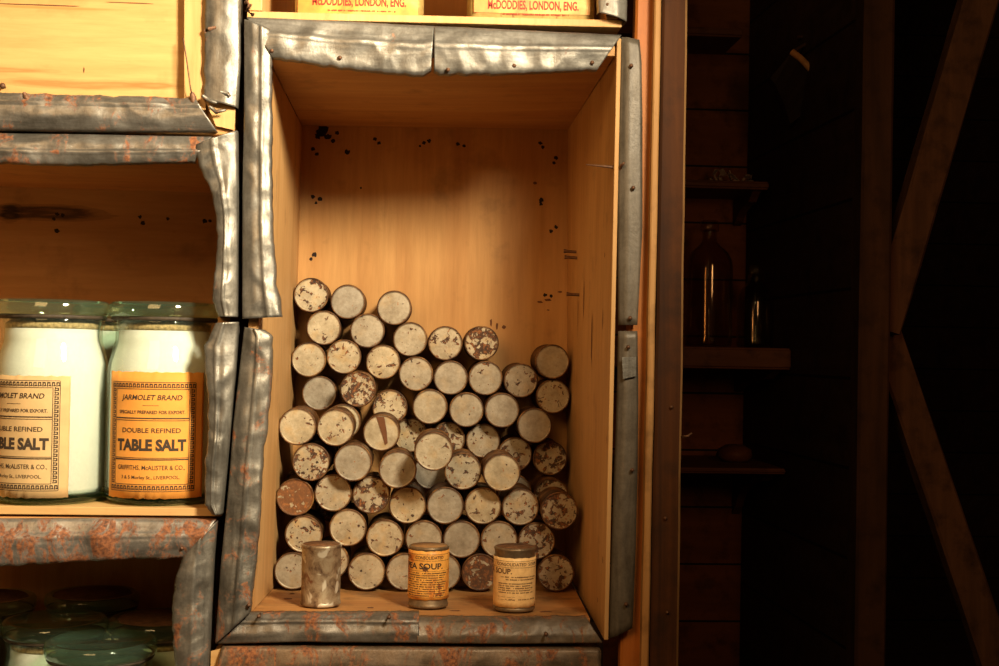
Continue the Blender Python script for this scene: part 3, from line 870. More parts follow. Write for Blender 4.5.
# a deep tin that found no room is left out
while True:
    bad = [i for i in range(len(pos)) if TINS[i][6] == HID and
           any(j != i and abs(deps[i] - deps[j]) < TL + .0005 and math.hypot(pos[i][0] - pos[j][0], pos[i][1] - pos[j][1]) < DMIN - .0004 for j in range(len(pos)))]
    if not bad: break
    for lst in (pos, deps, TINS): lst.pop(bad[-1])
proto_b = proto_e = None
rnd = random.Random(3)
for i, (px, py, y, rust, speck, tone, lab) in enumerate(TINS):
    root = thing('round_tin', lab, 'tin can', (pos[i][0], y, pos[i][1]), 'added tins deep inside the stack' if lab == HID else 'round tins stacked on their sides in the crate')
    if i == 0:
        proto_b = tb.build('body', M_body, None); proto_e = te.build('end', M_end, None)
        b, e = proto_b, proto_e
    else:
        b, e = proto_b.copy(), proto_e.copy()
        COL.objects.link(b); COL.objects.link(e)
    for o in (b, e):
        o.parent = root; o.location = (0, 0, 0)
        o['seed'] = float(i) * 1.37 + 0.5; o['rust'] = float(rust); o['speck'] = float(speck); o['tone'] = float(tone)
    root.rotation_euler = (rnd.uniform(-.010, .010), 0, rnd.uniform(-.010, .010))
    if 'upright stripe' in lab:
        s = MB().add([(-.0065, -.0001, .019), (.0030, -.0001, .0185), (.0062, -.0001, .002), (.0075, -.0001, -.012), (.0045, -.0001, -.014), (.0005, -.0001, -.001)], [(0, 1, 2, 3, 4, 5)])
        s.build('stain', M_stain, root, origin=(0, 0, 0)).location = (0, 0, 0)

# ------------------------------------------------------------------ STANDING TINS
def standing_tin(px, py_base, name, label, Y, hh, R, cat='tin can', parts=True, group='tins standing upright at the front of the crate'):
    c = P(px, py_base, Y)
    t = (Y - 0.03) / (D - 0.03)
    c.z = max(floor_z(Y + dy, c.x + dx) for dx in (-R, R) for dy in (-R, R)) + 0.0008
    return thing(name, label, cat, c, group), c
M_oldtin = None
def bare_tin_mat():
    m, nt, out = new_mat('bare_flaking_tin')
    v = obj_vec(nt)
    a = noise_tex(nt, v, 70, 5, 0.65, 0.6); b = noise_tex(nt, v, 38, 3, 0.6, 0.8)
    c = ramp(nt, a, [(0.35, (0.10, 0.055, 0.03)), (0.5, (0.28, 0.20, 0.12)), (0.62, (0.36, 0.29, 0.19))])
    c = mixc(nt, ramp(nt, b, [(0.56, 0), (0.60, 1)]), c, (0.60, 0.54, 0.42))
    c = mixc(nt, ramp(nt, b, [(0.34, 1), (0.40, 0)]), c, (0.17, 0.07, 0.03))
    bsdf(nt, out, c, 0.45, 0.4, a, 0.3, 0.001)
    return m
M_bare = bare_tin_mat()
M_tinmetal = plain('dull_tin_rim', (0.30, 0.21, 0.12), 0.45, 0.6, 120, 0.5)
M_rusttop = plain('rusty_tin_top', (0.26, 0.12, 0.05), 0.7, 0.3, 160, 0.7)
def tin_body_prof(R, h):
    return [(0, 0), (R - .002, 0), (R - .0004, .0004), (R + .0002, .0018), (R - .0002, .0034), (R - .0008, .0046), (R - .0008, h - .0046), (R - .0002, h - .0034), (R + .0002, h - .0016), (R - .001, h - .0004), (R - .0022, h - .0004)]
SR = 0.0214
# bare tin
r, c = standing_tin(320.5, 602, 'bare_tin', 'bare flaking grey-brown tin standing upright at the left of the crate floor', 0.088, .063, SR)
h = 0.0645
bm1 = MB().lathe(tin_body_prof(SR, h), c, 44, cap=False); bm1.build('body', M_bare, r)
MB().lathe([(0, h - .0012), (SR * .8, h - .001), (SR * .84, h - .0016), (SR - .002, h - .0012), (SR - .0021, h - .0004)], c, 44).build('lid', M_rusttop, r)
# pea soup tin
def soup_tin(px, Y, label, h, R, v0, v1, ang, art, paper, ink, topmat):
    r, c = standing_tin(px, 602, 'soup_tin', label, Y, h, R)
    MB().lathe(tin_body_prof(R, h), c, 44, cap=False).build('body', M_tinmetal, r)
    MB().lathe([(0, h - .0012), (R * .8, h - .001), (R * .84, h - .0016), (R - .002, h - .0012), (R - .0021, h - .0004)], c, 44).build('lid', topmat, r)
    lab = wrap_sheet(c, R + .0003, ang, -.055, .055, v0, v1, c.z, 3).build('paper_label', paper, r, solid=0.0002)
    art.wrap(c, R + .0006, ang, c.z).build('printed_text', ink, lab)
    if 'pea' in label:
        soup_stain(lab, c, R, ang, c.z, .0125, .0195, .0085, .0075, M_rusto, 3)
        soup_stain(lab, c, R, ang, c.z, -.0035, .0420, .0040, .0035, M_stain, 5)
    return r
def soup_stain(root, c, R, ang, z, u, v, ru, rv, mat, seed):
    f = Flat()
    pts = [(u, v)] + [(u + ru * math.cos(k * PI / 9) * (.8 + .45 * noise.noise(Vector((seed, k * .9, 1)))), v + rv * math.sin(k * PI / 9) * (.8 + .45 * noise.noise(Vector((seed, k * .9, 1))))) for k in range(18)]
    f.add(pts, [(0, k, k % 18 + 1) for k in range(1, 19)])
    return f.wrap(c, R + .00045, ang, z).build('stain', mat, root)
def soup_paper(name, base_c, stain_c, amt):
    m, nt, out = new_mat(name)
    v = obj_vec(nt)
    a = noise_tex(nt, v, 36, 4, 0.6, 0.5); f = noise_tex(nt, v, 160, 4, 0.6)
    c = mixc(nt, 0.5, base_c, ramp(nt, f, [(0.3, (0.6, 0.5, 0.4)), (0.6, (1, 1, 1))]), 'MULTIPLY')
    c = mixc(nt, ramp(nt, a, [(0.60 - amt, 0), (0.74 - amt * .6, 1)]), c, stain_c)
    bsdf(nt, out, c, 0.5, 0, f, 0.2, 0.0008)
    return m
art = Flat()
art.text('CONSOLIDATED', .001, .0535, .0048, .032, bold=.01)
art.text("MOIR'S", -.030, .0535, .0048, .016, bold=.01)
art.rect(-.05, .0568, .05, .0572); art.rect(-.05, .0502, .05, .0506)
art.text('PEA SOUP.', -.0065, .0445, .0085, .045, bold=.025)
art.rect(-.05, .0395, .05, .0398)
for k in range(11): art.microtext(-.028 + (k % 3) * .002, .022 - (k % 4) * .002, .0375 - k * .00235, .0013, k)
art.rect(-.05, .0118, .05, .0121)
soup_tin(428, 0.088, 'upright pea soup tin with orange stained label, middle of the three standing tins', .0645, SR, .0095, .0605, -.02, art,
         soup_paper('stained_soup_label', (0.92, 0.46, 0.09), (0.50, 0.11, 0.010), .13), M_ink, plain('orange_tin_top', (0.42, 0.22, 0.08), 0.6, 0.2, 90, 0.4))
art = Flat()
art.text('CONSOLIDATED  SOUPS', .001, .0498, .0046, .050, bold=.01)
art.rect(-.05, .0530, .05, .0534); art.rect(-.05, .0464, .05, .0468)
art.text('PEA  SOUP.', -.0245, .0425, .0076, .038, bold=.025)
art.microtext(-.018, .024, .0368, .0014, 50); art.microtext(-.012, .022, .0342, .0014, 51)
for k in range(5): art.microtext(-.021, .020 - (k % 2) * .004, .0300 - k * .00235, .0013, 60 + k)
art.rect(-.022, .0158, -.002, .0161); art.rect(-.022, .0128, -.002, .0131)
for k in range(1): art.microtext(-.012, .024, .0136, .0013, 80)
soup_tin(514, 0.072, 'upright soup tin with clean cream label and rusty top, nearest the right wall', .0665, SR + .0006, .0050, .0565, .04, art,
         soup_paper('cream_soup_label', (0.95, 0.62, 0.26), (0.45, 0.18, 0.04), .0), M_inkb, M_rusttop)

# ------------------------------------------------------------------ CRATE ABOVE (with oblong tins)
SH = P(430, 21, 0.004)
zE0 = P(430, 21, B0).z
eL, eR = P(247, 14, B0), P(622, 23, B0)
crateE = thing('wooden_crate', 'crate on top of the tall crate, holding two yellow oblong tins', 'crate', ((eL.x + eR.x) / 2, 0.19, zE0))
up_ = Vector((0, 0, 0.40)); dpv = Vector((0, D - B0, 0))
fl0, fl1 = P(247, 11, B0), P(622, 20, B0)
board(crateE, 'bottom_board', (fl0, fl1), (fl0 + dpv, fl1 + dpv), M_batten, (0, 0, -0.0075))
board(crateE, 'side_board', (P(262, 11, B0) + Vector((0, 0, .0002)), P(262, 11, B0) + up_), (P(262, 11, B0) + dpv + Vector((0, 0, .0002)), P(262, 11, B0) + up_ + dpv), M_batten, (-0.014, 0, 0))
board(crateE, 'side_board', (P(606, 19, B0), P(606, 19, B0) + up_), (P(606, 19, B0) + dpv, P(606, 19, B0) + up_ + dpv), M_plyy, (0.012, 0, 0))
board(crateE, 'top_board', (P(247, 11, B0) + up_, P(622, 20, B0) + up_), (P(247, 11, B0) + up_ + dpv, P(622, 20, B0) + up_ + dpv), M_plyx, (0, 0, 0.01))
a0, a1 = P(247, 11, B0) + dpv, P(622, 20, B0) + dpv
MB().hexa([a0, a1, a1 + up_, a0 + up_], [v + Vector((0, T, 0)) for v in (a0, a1, a1 + up_, a0 + up_)]).build('back_panel', M_ply, crateE)
sheet(crateE, [(626, 22), (628, -60), (630, -160)], [(598, 14), (597, -60), (596, -160)], M_zincV, 31, Y=-0.001)
nail(crateE, 607, 5, -0.006)
MB().tube([P(246, 2, -0.004), P(250, 5, -0.008), P(247, 11, -0.006), P(253, 15, -0.008)], 0.0022, 8).build('wire', M_nail, crateE)

def oblong_tin(px0, px1, pyl, pyr, label, Y, rusty):
    a, b = P(px0, pyl, Y), P(px1, pyr, Y)
    a.z = b.z = max(a.z, b.z)
    zf = max(fl0.z, fl1.z)
    w = b.x - a.x; hgt = 0.17; dep = 0.09
    # rests on the sloping board: use its local height
    t = (a.x - fl0.x) / (fl1.x - fl0.x); za = fl0.z + (fl1.z - fl0.z) * t
    t = (b.x - fl0.x) / (fl1.x - fl0.x); zb = fl0.z + (fl1.z - fl0.z) * t
    A, Bv = Vector((a.x, Y, za + .0006)), Vector((b.x, Y, zb + .0006))
    ux = (Bv - A).normalized(); uz = Vector((-ux.z, 0, ux.x)); w = (Bv - A).length
    root = thing('oblong_tin', label, 'tin', (A + Bv) / 2 + Vector((0, dep / 2, 0)), 'yellow oblong tins in the upper crate')
    def rr(off, h0, h1):
        pts = []
        rad = 0.010
        for (cx, cy, s) in ((rad, rad, PI), (w - rad, rad, 1.5 * PI), (w - rad, dep - rad, 0), (rad, dep - rad, .5 * PI)):
            for k in range(6):
                g = s + k / 5 * PI / 2
                pts.append((cx + (rad + off) * math.cos(g), cy + (rad + off) * math.sin(g)))
        return pts
    mbt = MB(); rings = [(0.0, 0), (.001, .001), (.001, .003), (0, .004), (0, hgt - .004), (.001, hgt - .003), (.001, hgt - .001), (-.001, hgt)]
    vs, fs = [], []
    for off, hh in rings:
        for (x, y) in rr(off, 0, 0): vs.append(A + ux * x + Vector((0, y, 0)) + uz * hh)
    n = 24
    for i in range(len(rings) - 1):
        for k in range(n):
            l = (k + 1) % n
            fs.append((i * n + k, i * n + l, (i + 1) * n + l, (i + 1) * n + k))
    fs += [tuple(range(n)), tuple((len(rings) - 1) * n + k for k in range(n))]
    mbt.add(vs, fs, 0, True).build('body', rusty, root)
    lo = 0.0005 if px0 < 400 else 0.008
    f = Flat(); f.rect(.004, lo, w - .006, hgt - .012)
    lab = f.plane(A + Vector((0, -.0006, 0)), ux, uz).build('paper_label', M_tinpaper, root, solid=.0002)
    f = Flat()
    v = .0145 if px0 < 400 else .0150
    f.text('McDODDIES, LONDON, ENG.', w * .5, v + .001, .0125, w * .72, bold=.03)
    f.microtext(w * .26, w * .78, v - .0080, .0018, 7)
    f.rect(.006, hgt * .45, w - .008, hgt * .46)
    f.plane(A + Vector((0, -.0010, 0)), ux, uz).build('printed_text', M_inkr, lab)
def yellow_paper():
    m, nt, out = new_mat('yellow_tin_label')
    v = obj_vec(nt)
    a = noise_tex(nt, v, 22, 4, 0.6, 0.4)
    c = ramp(nt, a, [(0.36, (0.66, 0.17, 0.02)), (0.5, (0.72, 0.30, 0.04)), (0.68, (0.78, 0.50, 0.13))])
    bsdf(nt, out, c, 0.5, 0, a, 0.1, 0.001)
    return m
M_tinpaper = yellow_paper()
M_rustyel = zinc('rusty_yellow_tin', 0.4, (0.60, 0.42, 0.14), 33.0, 'X', 0.25)
oblong_tin(294, 424, 11, 14, 'yellow oblong tin with red lettering, left one above the tall crate', 0.022, M_rustyel)
oblong_tin(470, 596, 14, 17, 'yellow oblong tin with a rusty lower band, right one above the tall crate', 0.022, M_rustyel)

# ------------------------------------------------------------------ CRATE BELOW
f0, f1 = P(211, 646, B0), P(605, 648, B0)
zt = min(f0.z, f1.z)
crateF = thing('wooden_crate', 'crate under the tall one, only its brown rusted top strip in view', 'crate', ((f0.x + f1.x) / 2, 0.19, ZF_BOT))
x0, x1 = f0.x + .004, f1.x - .004
MB().box((x0, B0, zt - .012), (x1, D, zt - .003)).build('top_board', M_plyx, crateF)
MB().box((x0, B0, ZF_BOT), (x0 + .010, D, zt - .012)).build('side_board', M_pine, crateF)
MB().box((x1 - .010, B0, ZF_BOT), (x1, D, zt - .012)).build('side_board', M_pine, crateF)
MB().box((x0 + .010, B0, ZF_BOT), (x1 - .010, D, ZF_BOT + .009)).build('bottom_board', M_plyx, crateF)
MB().box((x0 + .010, D - T, ZF_BOT + .009), (x1 - .010, D, zt - .012)).build('back_panel', M_ply, crateF)
sheet(crateF, [(222, 647), (400, 648), (600, 649)], [(212, 692), (400, 694), (600, 695)], M_zincF, 41, Y=-0.003, amp=0.003)
MB().add([P(211, 651, -.002), P(223, 648, -.002), P(214, 668, -.002), P(217, 690, -.002), P(210, 690, -.002)], [(0, 1, 3, 4), (1, 2, 3)]).build('corner_piece', M_pine, crateF, solid=0.001)

# ------------------------------------------------------------------ LEFT COLUMN
XL = P(-345, 300, 0).x
xR = P(235, 200, 0).x
def box_crate(label, zlo, zhi, xr_lo, xr_hi, mats, closed=False, floor_mat=None, tside=.012, fth=.010):
    root = thing('wooden_crate', label, 'crate', ((XL + xr_lo) / 2, 0.19, zlo))
    MB().hexa([(XL, B0, zhi - .010), (xr_hi, B0, zhi - .010), (xr_hi, B0, zhi), (XL, B0, zhi)], [(XL, D, zhi - .010), (xr_hi, D, zhi - .010), (xr_hi, D, zhi), (XL, D, zhi)]).build('top_board', mats[0], root, bevel=.0008)
    MB().hexa([(XL, B0, zlo), (xr_lo, B0, zlo), (xr_lo, B0, zlo + fth), (XL, B0, zlo + fth)], [(XL, D, zlo), (xr_lo, D, zlo), (xr_lo, D, zlo + fth), (XL, D, zlo + fth)]).build('bottom_board', floor_mat or mats[0], root, bevel=.0008)
    MB().hexa([(xr_lo - tside, B0, zlo + fth), (xr_lo, B0, zlo + fth), (xr_hi, B0, zhi - .010), (xr_hi - tside, B0, zhi - .010)],
              [(xr_lo - tside, D, zlo + fth), (xr_lo, D, zlo + fth), (xr_hi, D, zhi - .010), (xr_hi - tside, D, zhi - .010)]).build('side_board', mats[1], root, bevel=.0008)
    MB().box((XL, B0, zlo + fth), (XL + tside, D, zhi - .010)).build('side_board', mats[1], root, bevel=.0008)
    return root
zA0 = P(120, 131, 0).z; zA1 = zA0 + 0.38
zB1 = P(120, 135.5, 0).z; zB0 = P(110, 516, 0).z
zC1 = P(110, 518.5, 0).z; zC0 = ZF_BOT
xra, xrb, xrc = P(236, 60, 0).x, P(221, 510, 0).x, P(210, 600, 0).x
# crate A, closed by a boarded panel
cA = box_crate('crate closed by a pale pine panel, above the salt jars', zA0, zA1, P(234, 120, 0).x, P(238, 0, 0).x, (M_plyx, M_batten))
pa, pb = P(-340, 50, 0).x, P(226, 50, 0).x
mbp = MB().box((XL + .012, .012, zA0 + .010), (P(218, 60, .012).x, .020, zA1 - .010))
for i, (px, py, rx, rz) in enumerate([(40, 5, .050, .0008), (130, 3, .03, .0007), (84, 70, .0008, .004)]):
    mbp.blot(P(px, py, .012), rx, rz, i + 5, 1)
_p = lambda x, y: (P(x, y, .012).x - cA.location.x, P(x, y, .012).z - cA.location.z)
M_pineA = wood('pale_pine_panel', (0.66, 0.43, 0.17), (0.55, 0.32, 0.11), 'X', 0.8, 0.55, 0.9, 0.22, (0.48, 0.24, 0.08), seed=51,  # pale pine in its own colour, with orange-brown stained bands
               knots=[(*_p(80, 84), .085, .006, (0.46, 0.20, 0.06)), (*_p(155, 86), .030, .004, (0.42, 0.18, 0.05)), (*_p(10, 70), .05, .003, (0.46, 0.22, 0.07)), (*_p(60, 8), .07, .002, (0.50, 0.24, 0.07))])
mbp.build('front_panel', [M_pineA, M_stain], cA)
MB().hexa([P(184, 110, .0), P(206, 110, .0), P(206, -160, .0), P(184, -160, .0)], [P(184, 110, .0119), P(206, 110, .0119), P(206, -160, .0119), P(184, -160, .0119)]).build('batten', M_batten, cA, bevel=.0006)
sheet(cA, [(-40, 128.5), (0, 129.5), (120, 131), (217, 131)], [(-40, 93), (0, 94), (100, 97), (196, 99)], M_zincS, 51, Y=-0.002, wrap=.02, fold=0.75, bulge=.006)
sheet(cA, [(237, 108), (240, 60), (240, 0), (240, -120)], [(204, 100), (205, 60), (206, 0), (207, -120)], M_zincV, 52, Y=-0.003, amp=.003)
# torn corner with bare wood, and curled scraps of the strip
MB().hexa([P(205, 100, -.0005), P(236, 100, -.0005), P(234, 130, -.0005), P(216, 126, -.0005)], [P(205, 100, .0049), P(236, 100, .0049), P(234, 130, .0049), P(216, 126, .0049)]).build('corner_piece', M_batten, cA)
for pts in ([(203, 96), (210, 101), (217, 103)], [(210, 107), (216, 112), (226, 110)], [(221, 92), (228, 94), (230, 96)]):
    MB().tube([P(x, y, -.008 - .002 * k) for k, (x, y) in enumerate(pts)], [.0018, .0022, .0012], 6).build('torn_scrap', M_zincRV, cA)
MB().tube([P(183, 38, -.002), P(187, 62, -.008), P(190, 85, -.010), P(192, 95, -.009)], .0007, 6).build('wire', M_nail, cA)
MB().tube([P(192, 93, -.007), P(193, 98, -.009), P(194, 108, -.008)], [.002, .0036, .0024], 8).build('nail', M_nail, cA)
MB().tube([P(24, 93, -.008), P(26, 97, -.010), P(28, 103, -.009)], [.0016, .0030, .0020], 8).build('nail', M_nail, cA)
MB().tube([P(206, 31, -.006), P(209, 29, -.010), P(216, 27, -.011)], [.0026, .0020, .0014], 8).build('nail', M_nail, cA)
nail(cA, 3, 86, .006, .003)
# crate B, open, salt jars
kn = P(52, 214, D)
cB = box_crate('open crate holding two jars of table salt, sheet metal edges', zB0, zB1, xrb, P(237, 140, 0).x, (M_plyx, M_plyy), floor_mat=M_pine, fth=.008)
ob = cB.location
M_backB = wood('knotty_back_board', (0.54, 0.30, 0.11), (0.42, 0.20, 0.065), 'X', 0.7, 0.6, 0.9, 0.10, seed=61,
               knots=[(kn.x - ob.x, kn.z - ob.z, .085, .011, (0.06, 0.025, 0.01)), (P(12, 216, D).x - ob.x, kn.z - ob.z - .001, .018, .014, (0.02, 0.01, 0.006))])
mbp = MB().box((XL + .012, D - T, zB0 + .010), (xrb - .012, D, zB1 - .010))
for i, (px, py, r) in enumerate([(140, 217, 1.6), (143, 223, 2.2), (205, 221, 2.2), (210, 221, 1.6), (57, 214, 2), (63, 215, 2), (54, 219, 1.6), (57, 231, 2.4), (168, 219, 1.5)]):
    mbp.blot(P(px, py, D - T), r * 1.4 / 790, r * 1.4 / 790, i + 11, 1)
mbp.build('back_panel', [M_backB, M_dark], cB)
sheet(cB, [(-40, 133), (0, 134), (100, 135.5), (212, 137.5)], [(-40, 162), (0, 163), (70, 165), (196, 162)], M_zincS, 61, Y=-0.001, bulge=.005, fold=.6)
sheet(cB, [(237, 131), (238, 200), (237, 317)], [(197, 146), (198, 160), (203, 174), (211, 188), (217, 215), (218, 245), (215, 285), (214, 300), (219, 317)], M_zincV, 62, Y=-0.004, amp=.005, fold=.55, lip=.012)
sheet(cB, [(238, 322), (235, 370), (230, 430), (222, 514)], [(217, 323), (206, 345), (206, 365), (209, 400), (209, 440), (206, 470), (206, 505), (214, 514)], M_zincV, 63, Y=-0.005, amp=.004, fold=.6, lip=.012)
# crate C, lower left
cC = box_crate('lower left crate with rusty zinc edge over a row of glass jar lids', zC0, zC1, xrc, xrc, (M_plyx, M_plyy), tside=.006)
MB().box((XL + .012, D - T, zC0 + .010), (xrc - .006, D, zC1 - .010)).build('back_panel', M_ply, cC)
sheet(cC, [(-40, 520), (0, 519.5), (100, 519), (216, 520)], [(-40, 567), (0, 565), (60, 562), (130, 558), (191, 557)], M_zincR, 71, Y=-0.001, bulge=.006, fold=.35)
sheet(cC, [(216, 522), (213, 560), (210.5, 620), (208, 690)], [(184, 556), (176, 580), (173, 610), (174, 640), (180, 690)], M_zincRV, 72, Y=-0.002, fold=.45, bulge=.006)
nail(cC, 182, 548, -0.008)

# ------------------------------------------------------------------ SALT JARS
JR, JH = 0.0570, 0.2050
jar_prof_out = [(0, 0), (JR - .006, 0), (JR - .001, .004), (JR, .010), (JR, .128), (JR - .0012, .140), (JR - .0045, .152), (JR - .0075, .163), (JR - .0078, .172), (JR - .0062, .177), (JR - .0050, .181), (JR - .0055, .187)]
jar_prof_in = [(JR - .0085, .187), (JR - .0108, .172), (JR - .0104, .163), (JR - .0074, .152), (JR - .0040, .140), (JR - .0030, .128), (JR - .0030, .014), (JR - .007, .008), (0, .008)]
salt_prof = [(0, .0088), (JR - .0075, .0088), (JR - .0036, .0145), (JR - .0036, .128), (JR - .0046, .140), (JR - .0082, .152), (JR - .0114, .163), (JR - .0116, .1745), (JR - .0118, .1745), (0, .1745)]
crust_prof = [(0, .1748), (JR - .0116, .1748), (JR - .0110, .1795), (JR - .016, .1830), (0, .1835)]
lid_prof = [(0, .1885), (JR - .010, .1885), (JR - .004, .1880), (JR - .0015, .1895), (JR - .0010, .1930), (JR - .0012, .2000), (JR - .003, .2030), (JR - .008, .2038), (JR - .010, .2015), (0, .2010)]
base_prof = [(0, .0002), (JR - .006, .0002), (JR + .0003, .0045), (JR + .0004, .0085), (JR - .001, .010), (0, .0078)]
jar_proto = {}
def jar(c, label, group, lab_ang=None, paper=None, fill='salt', rot=0.0):
    root = thing('salt_jar', label, 'jar', c, group)
    if not jar_proto:
        o = Vector((0, 0, 0))
        jar_proto['glass_body'] = MB().lathe(jar_prof_out + jar_prof_in, o, 64).build('glass_body', M_glass)
        cr = MB().lathe(crust_prof, o, 48)
        for v in cr.v:
            if v.z > .1755: v.z += .0028 * noise.noise(Vector((v.x * 90, v.y * 90, 2)))
        jar_proto['salt'] = MB().lathe(salt_prof, o, 64).build('salt', M_salt)
        jar_proto['crust'] = cr.build('crust', M_crust)
        jar_proto['lid'] = MB().lathe(lid_prof, o, 64).build('lid', M_lidglass)
        jar_proto['seal'] = MB().lathe([(JR - .0088, .1842), (JR - .0048, .1842), (JR - .0034, .1860), (JR - .0040, .1882), (JR - .0088, .1882)], o, 56).build('seal', M_seal)
        jar_proto['base'] = MB().lathe(base_prof, o, 64).build('base', M_baseglass)
        first = True
    else:
        first = False
    for k, p in jar_proto.items():
        if fill == 'none' and k in ('salt', 'crust'): continue
        q = p if first else p.copy()
        if not first: COL.objects.link(q)
        q.parent = root; q.location = (0, 0, 0)
    if paper:
        lw = .098; z0, z1 = .0075, (.1330 if paper is M_paperO else .1275)
        R = JR + .0003
        lb = wrap_sheet(c, R, lab_ang, -lw / 2 - .002, lw / 2 + .006, z0, z1, c.z, 9, .001).build('paper_label', paper, root, solid=.0002)
        a = Flat()
        w = lw * .93; uo = -.0005
        def key(u0, v0, u1, v1, cell=.0042):
            # meander border: rails with hooked teeth between them
            hor = abs(u1 - u0) > abs(v1 - v0)
            n = int((abs(u1 - u0) if hor else abs(v1 - v0)) / cell)
            for i in range(n):
                if hor:
                    x = u0 + (u1 - u0) * (i + .2) / n; t = abs(v1 - v0); s = min(v0, v1)
                    a.rect(x, s + t * .15, x + cell * .25, s + t * .85); a.rect(x, s + t * .65, x + cell * .75, s + t * .85); a.rect(x + cell * .55, s + t * .3, x + cell * .75, s + t * .65)
                    a.rect(x + cell * .35, s + t * .2, x + cell * .9, s + t * .38)
                else:
                    y = v0 + (v1 - v0) * (i + .2) / n; t = abs(u1 - u0); s = min(u0, u1)
                    a.rect(s + t * .15, y, s + t * .85, y + cell * .25); a.rect(s + t * .65, y, s + t * .85, y + cell * .75); a.rect(s + t * .3, y + cell * .55, s + t * .65, y + cell * .75)
                    a.rect(s + t * .2, y + cell * .35, s + t * .38, y + cell * .9)
        U0, U1, V0, V1, bw = -w / 2 + uo, w / 2 + uo, .0150, .1225, .0062
        for (p, q, r_, s) in ((U0, V1 - bw, U1, V1), (U0, V0, U1, V0 + bw), (U0, V0 + bw, U0 + bw, V1 - bw), (U1 - bw, V0 + bw, U1, V1 - bw)):
            key(p, q, r_, s)
        for (p, q, r_, s) in ((U0, V1, U1, V1 + .0006), (U0, V0 - .0006, U1, V0), (U0 - .0006, V0, U0, V1), (U1, V0, U1 + .0006, V1),
                              (U0 + bw, V1 - bw - .0006, U1 - bw, V1 - bw), (U0 + bw, V0 + bw, U1 - bw, V0 + bw + .0006), (U0 + bw, V0 + bw, U0 + bw + .0006, V1 - bw), (U1 - bw - .0006, V0 + bw, U1 - bw, V1 - bw)):
            a.rect(p, q, r_, s)
        iw = (w - 2 * bw) * .93
        a.text('JARMOLET BRAND', uo, .1075, .0072, iw * .86, bold=.018, shear=.2)
        a.rect(uo - .008, .0996, uo + .008, .1000)
        a.text('SPECIALLY PREPARED FOR EXPORT.', uo, .0930, .0046, iw * .94, bold=.02)
        for v in (.0865, .0846, .0475, .0456): a.rect(U0 + bw, v, U1 - bw, v + (.0012 if v in (.0865, .0456) else .0006))
        a.text('DOUBLE REFINED', uo, .0748, .0066, iw * .82, bold=.012)
        a.text('TABLE SALT', uo, .0600, .0150, iw * .99, bold=.05)
        a.text('GRIFFITHS, McALISTER & CO.,', uo, .0380, .0064, iw * .96, bold=.006)
        a.text('3 & 5 Morley St., LIVERPOOL.', uo, .0284, .0048, iw * .82, bold=.006)
        a.wrap(c, R + .0004, lab_ang, c.z).build('printed_text', M_ink, lb)
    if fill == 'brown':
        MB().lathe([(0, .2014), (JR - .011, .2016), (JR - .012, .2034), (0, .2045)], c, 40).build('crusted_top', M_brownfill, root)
    return root
zjB = zB0 + .0085
def jar_at(px, Y, z): 
    p = P(px, 400, Y); return Vector((p.x, Y, z))
jar(jar_at(51, 0.062, zjB), 'salt jar with faded buff label, at the picture edge in the middle crate', 'salt jars in the middle left crate', -.37, M_paperB)
jar(jar_at(163.5, 0.066, zjB), 'salt jar with bright orange label, next to the metal upright', 'salt jars in the middle left crate', -.02, M_paperO)
jar(jar_at(122, 0.200, zjB), 'salt jar standing behind, seen in the gap between the two front jars', 'salt jars in the middle left crate')
zjC = zC0 + .0105
zlid = P(112, 666, 0.055).z          # lids of the lower jars
sup = zlid - .2030
# stand the lower jars on a loose board inside the crate so that the lids come to this height
xC0 = XL + .013; xC1 = xrc - .014
if sup > zjC + .012:
    t_ = tag(MB().box((xC0, .010, zjC), (xC1, D - T - .002, sup - .0006)).build('loose_board', M_pine, None, origin=((xC0 + xC1) / 2, .19, zjC)), 'board lying under the jars in the lower left crate', 'board')
    zj = sup
else:
    zj = zjC
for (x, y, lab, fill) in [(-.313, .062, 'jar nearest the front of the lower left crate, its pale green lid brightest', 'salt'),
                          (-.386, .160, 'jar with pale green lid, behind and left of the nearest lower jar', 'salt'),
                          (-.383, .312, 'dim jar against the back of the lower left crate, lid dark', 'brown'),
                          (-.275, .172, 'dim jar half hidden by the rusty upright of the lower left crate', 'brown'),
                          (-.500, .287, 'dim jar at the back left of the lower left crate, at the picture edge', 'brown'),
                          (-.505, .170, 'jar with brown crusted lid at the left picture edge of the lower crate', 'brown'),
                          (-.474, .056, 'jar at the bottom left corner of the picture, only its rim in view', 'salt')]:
    jar(Vector((x, y, zj)), lab, 'jars in the lower left crate', None, None, fill)

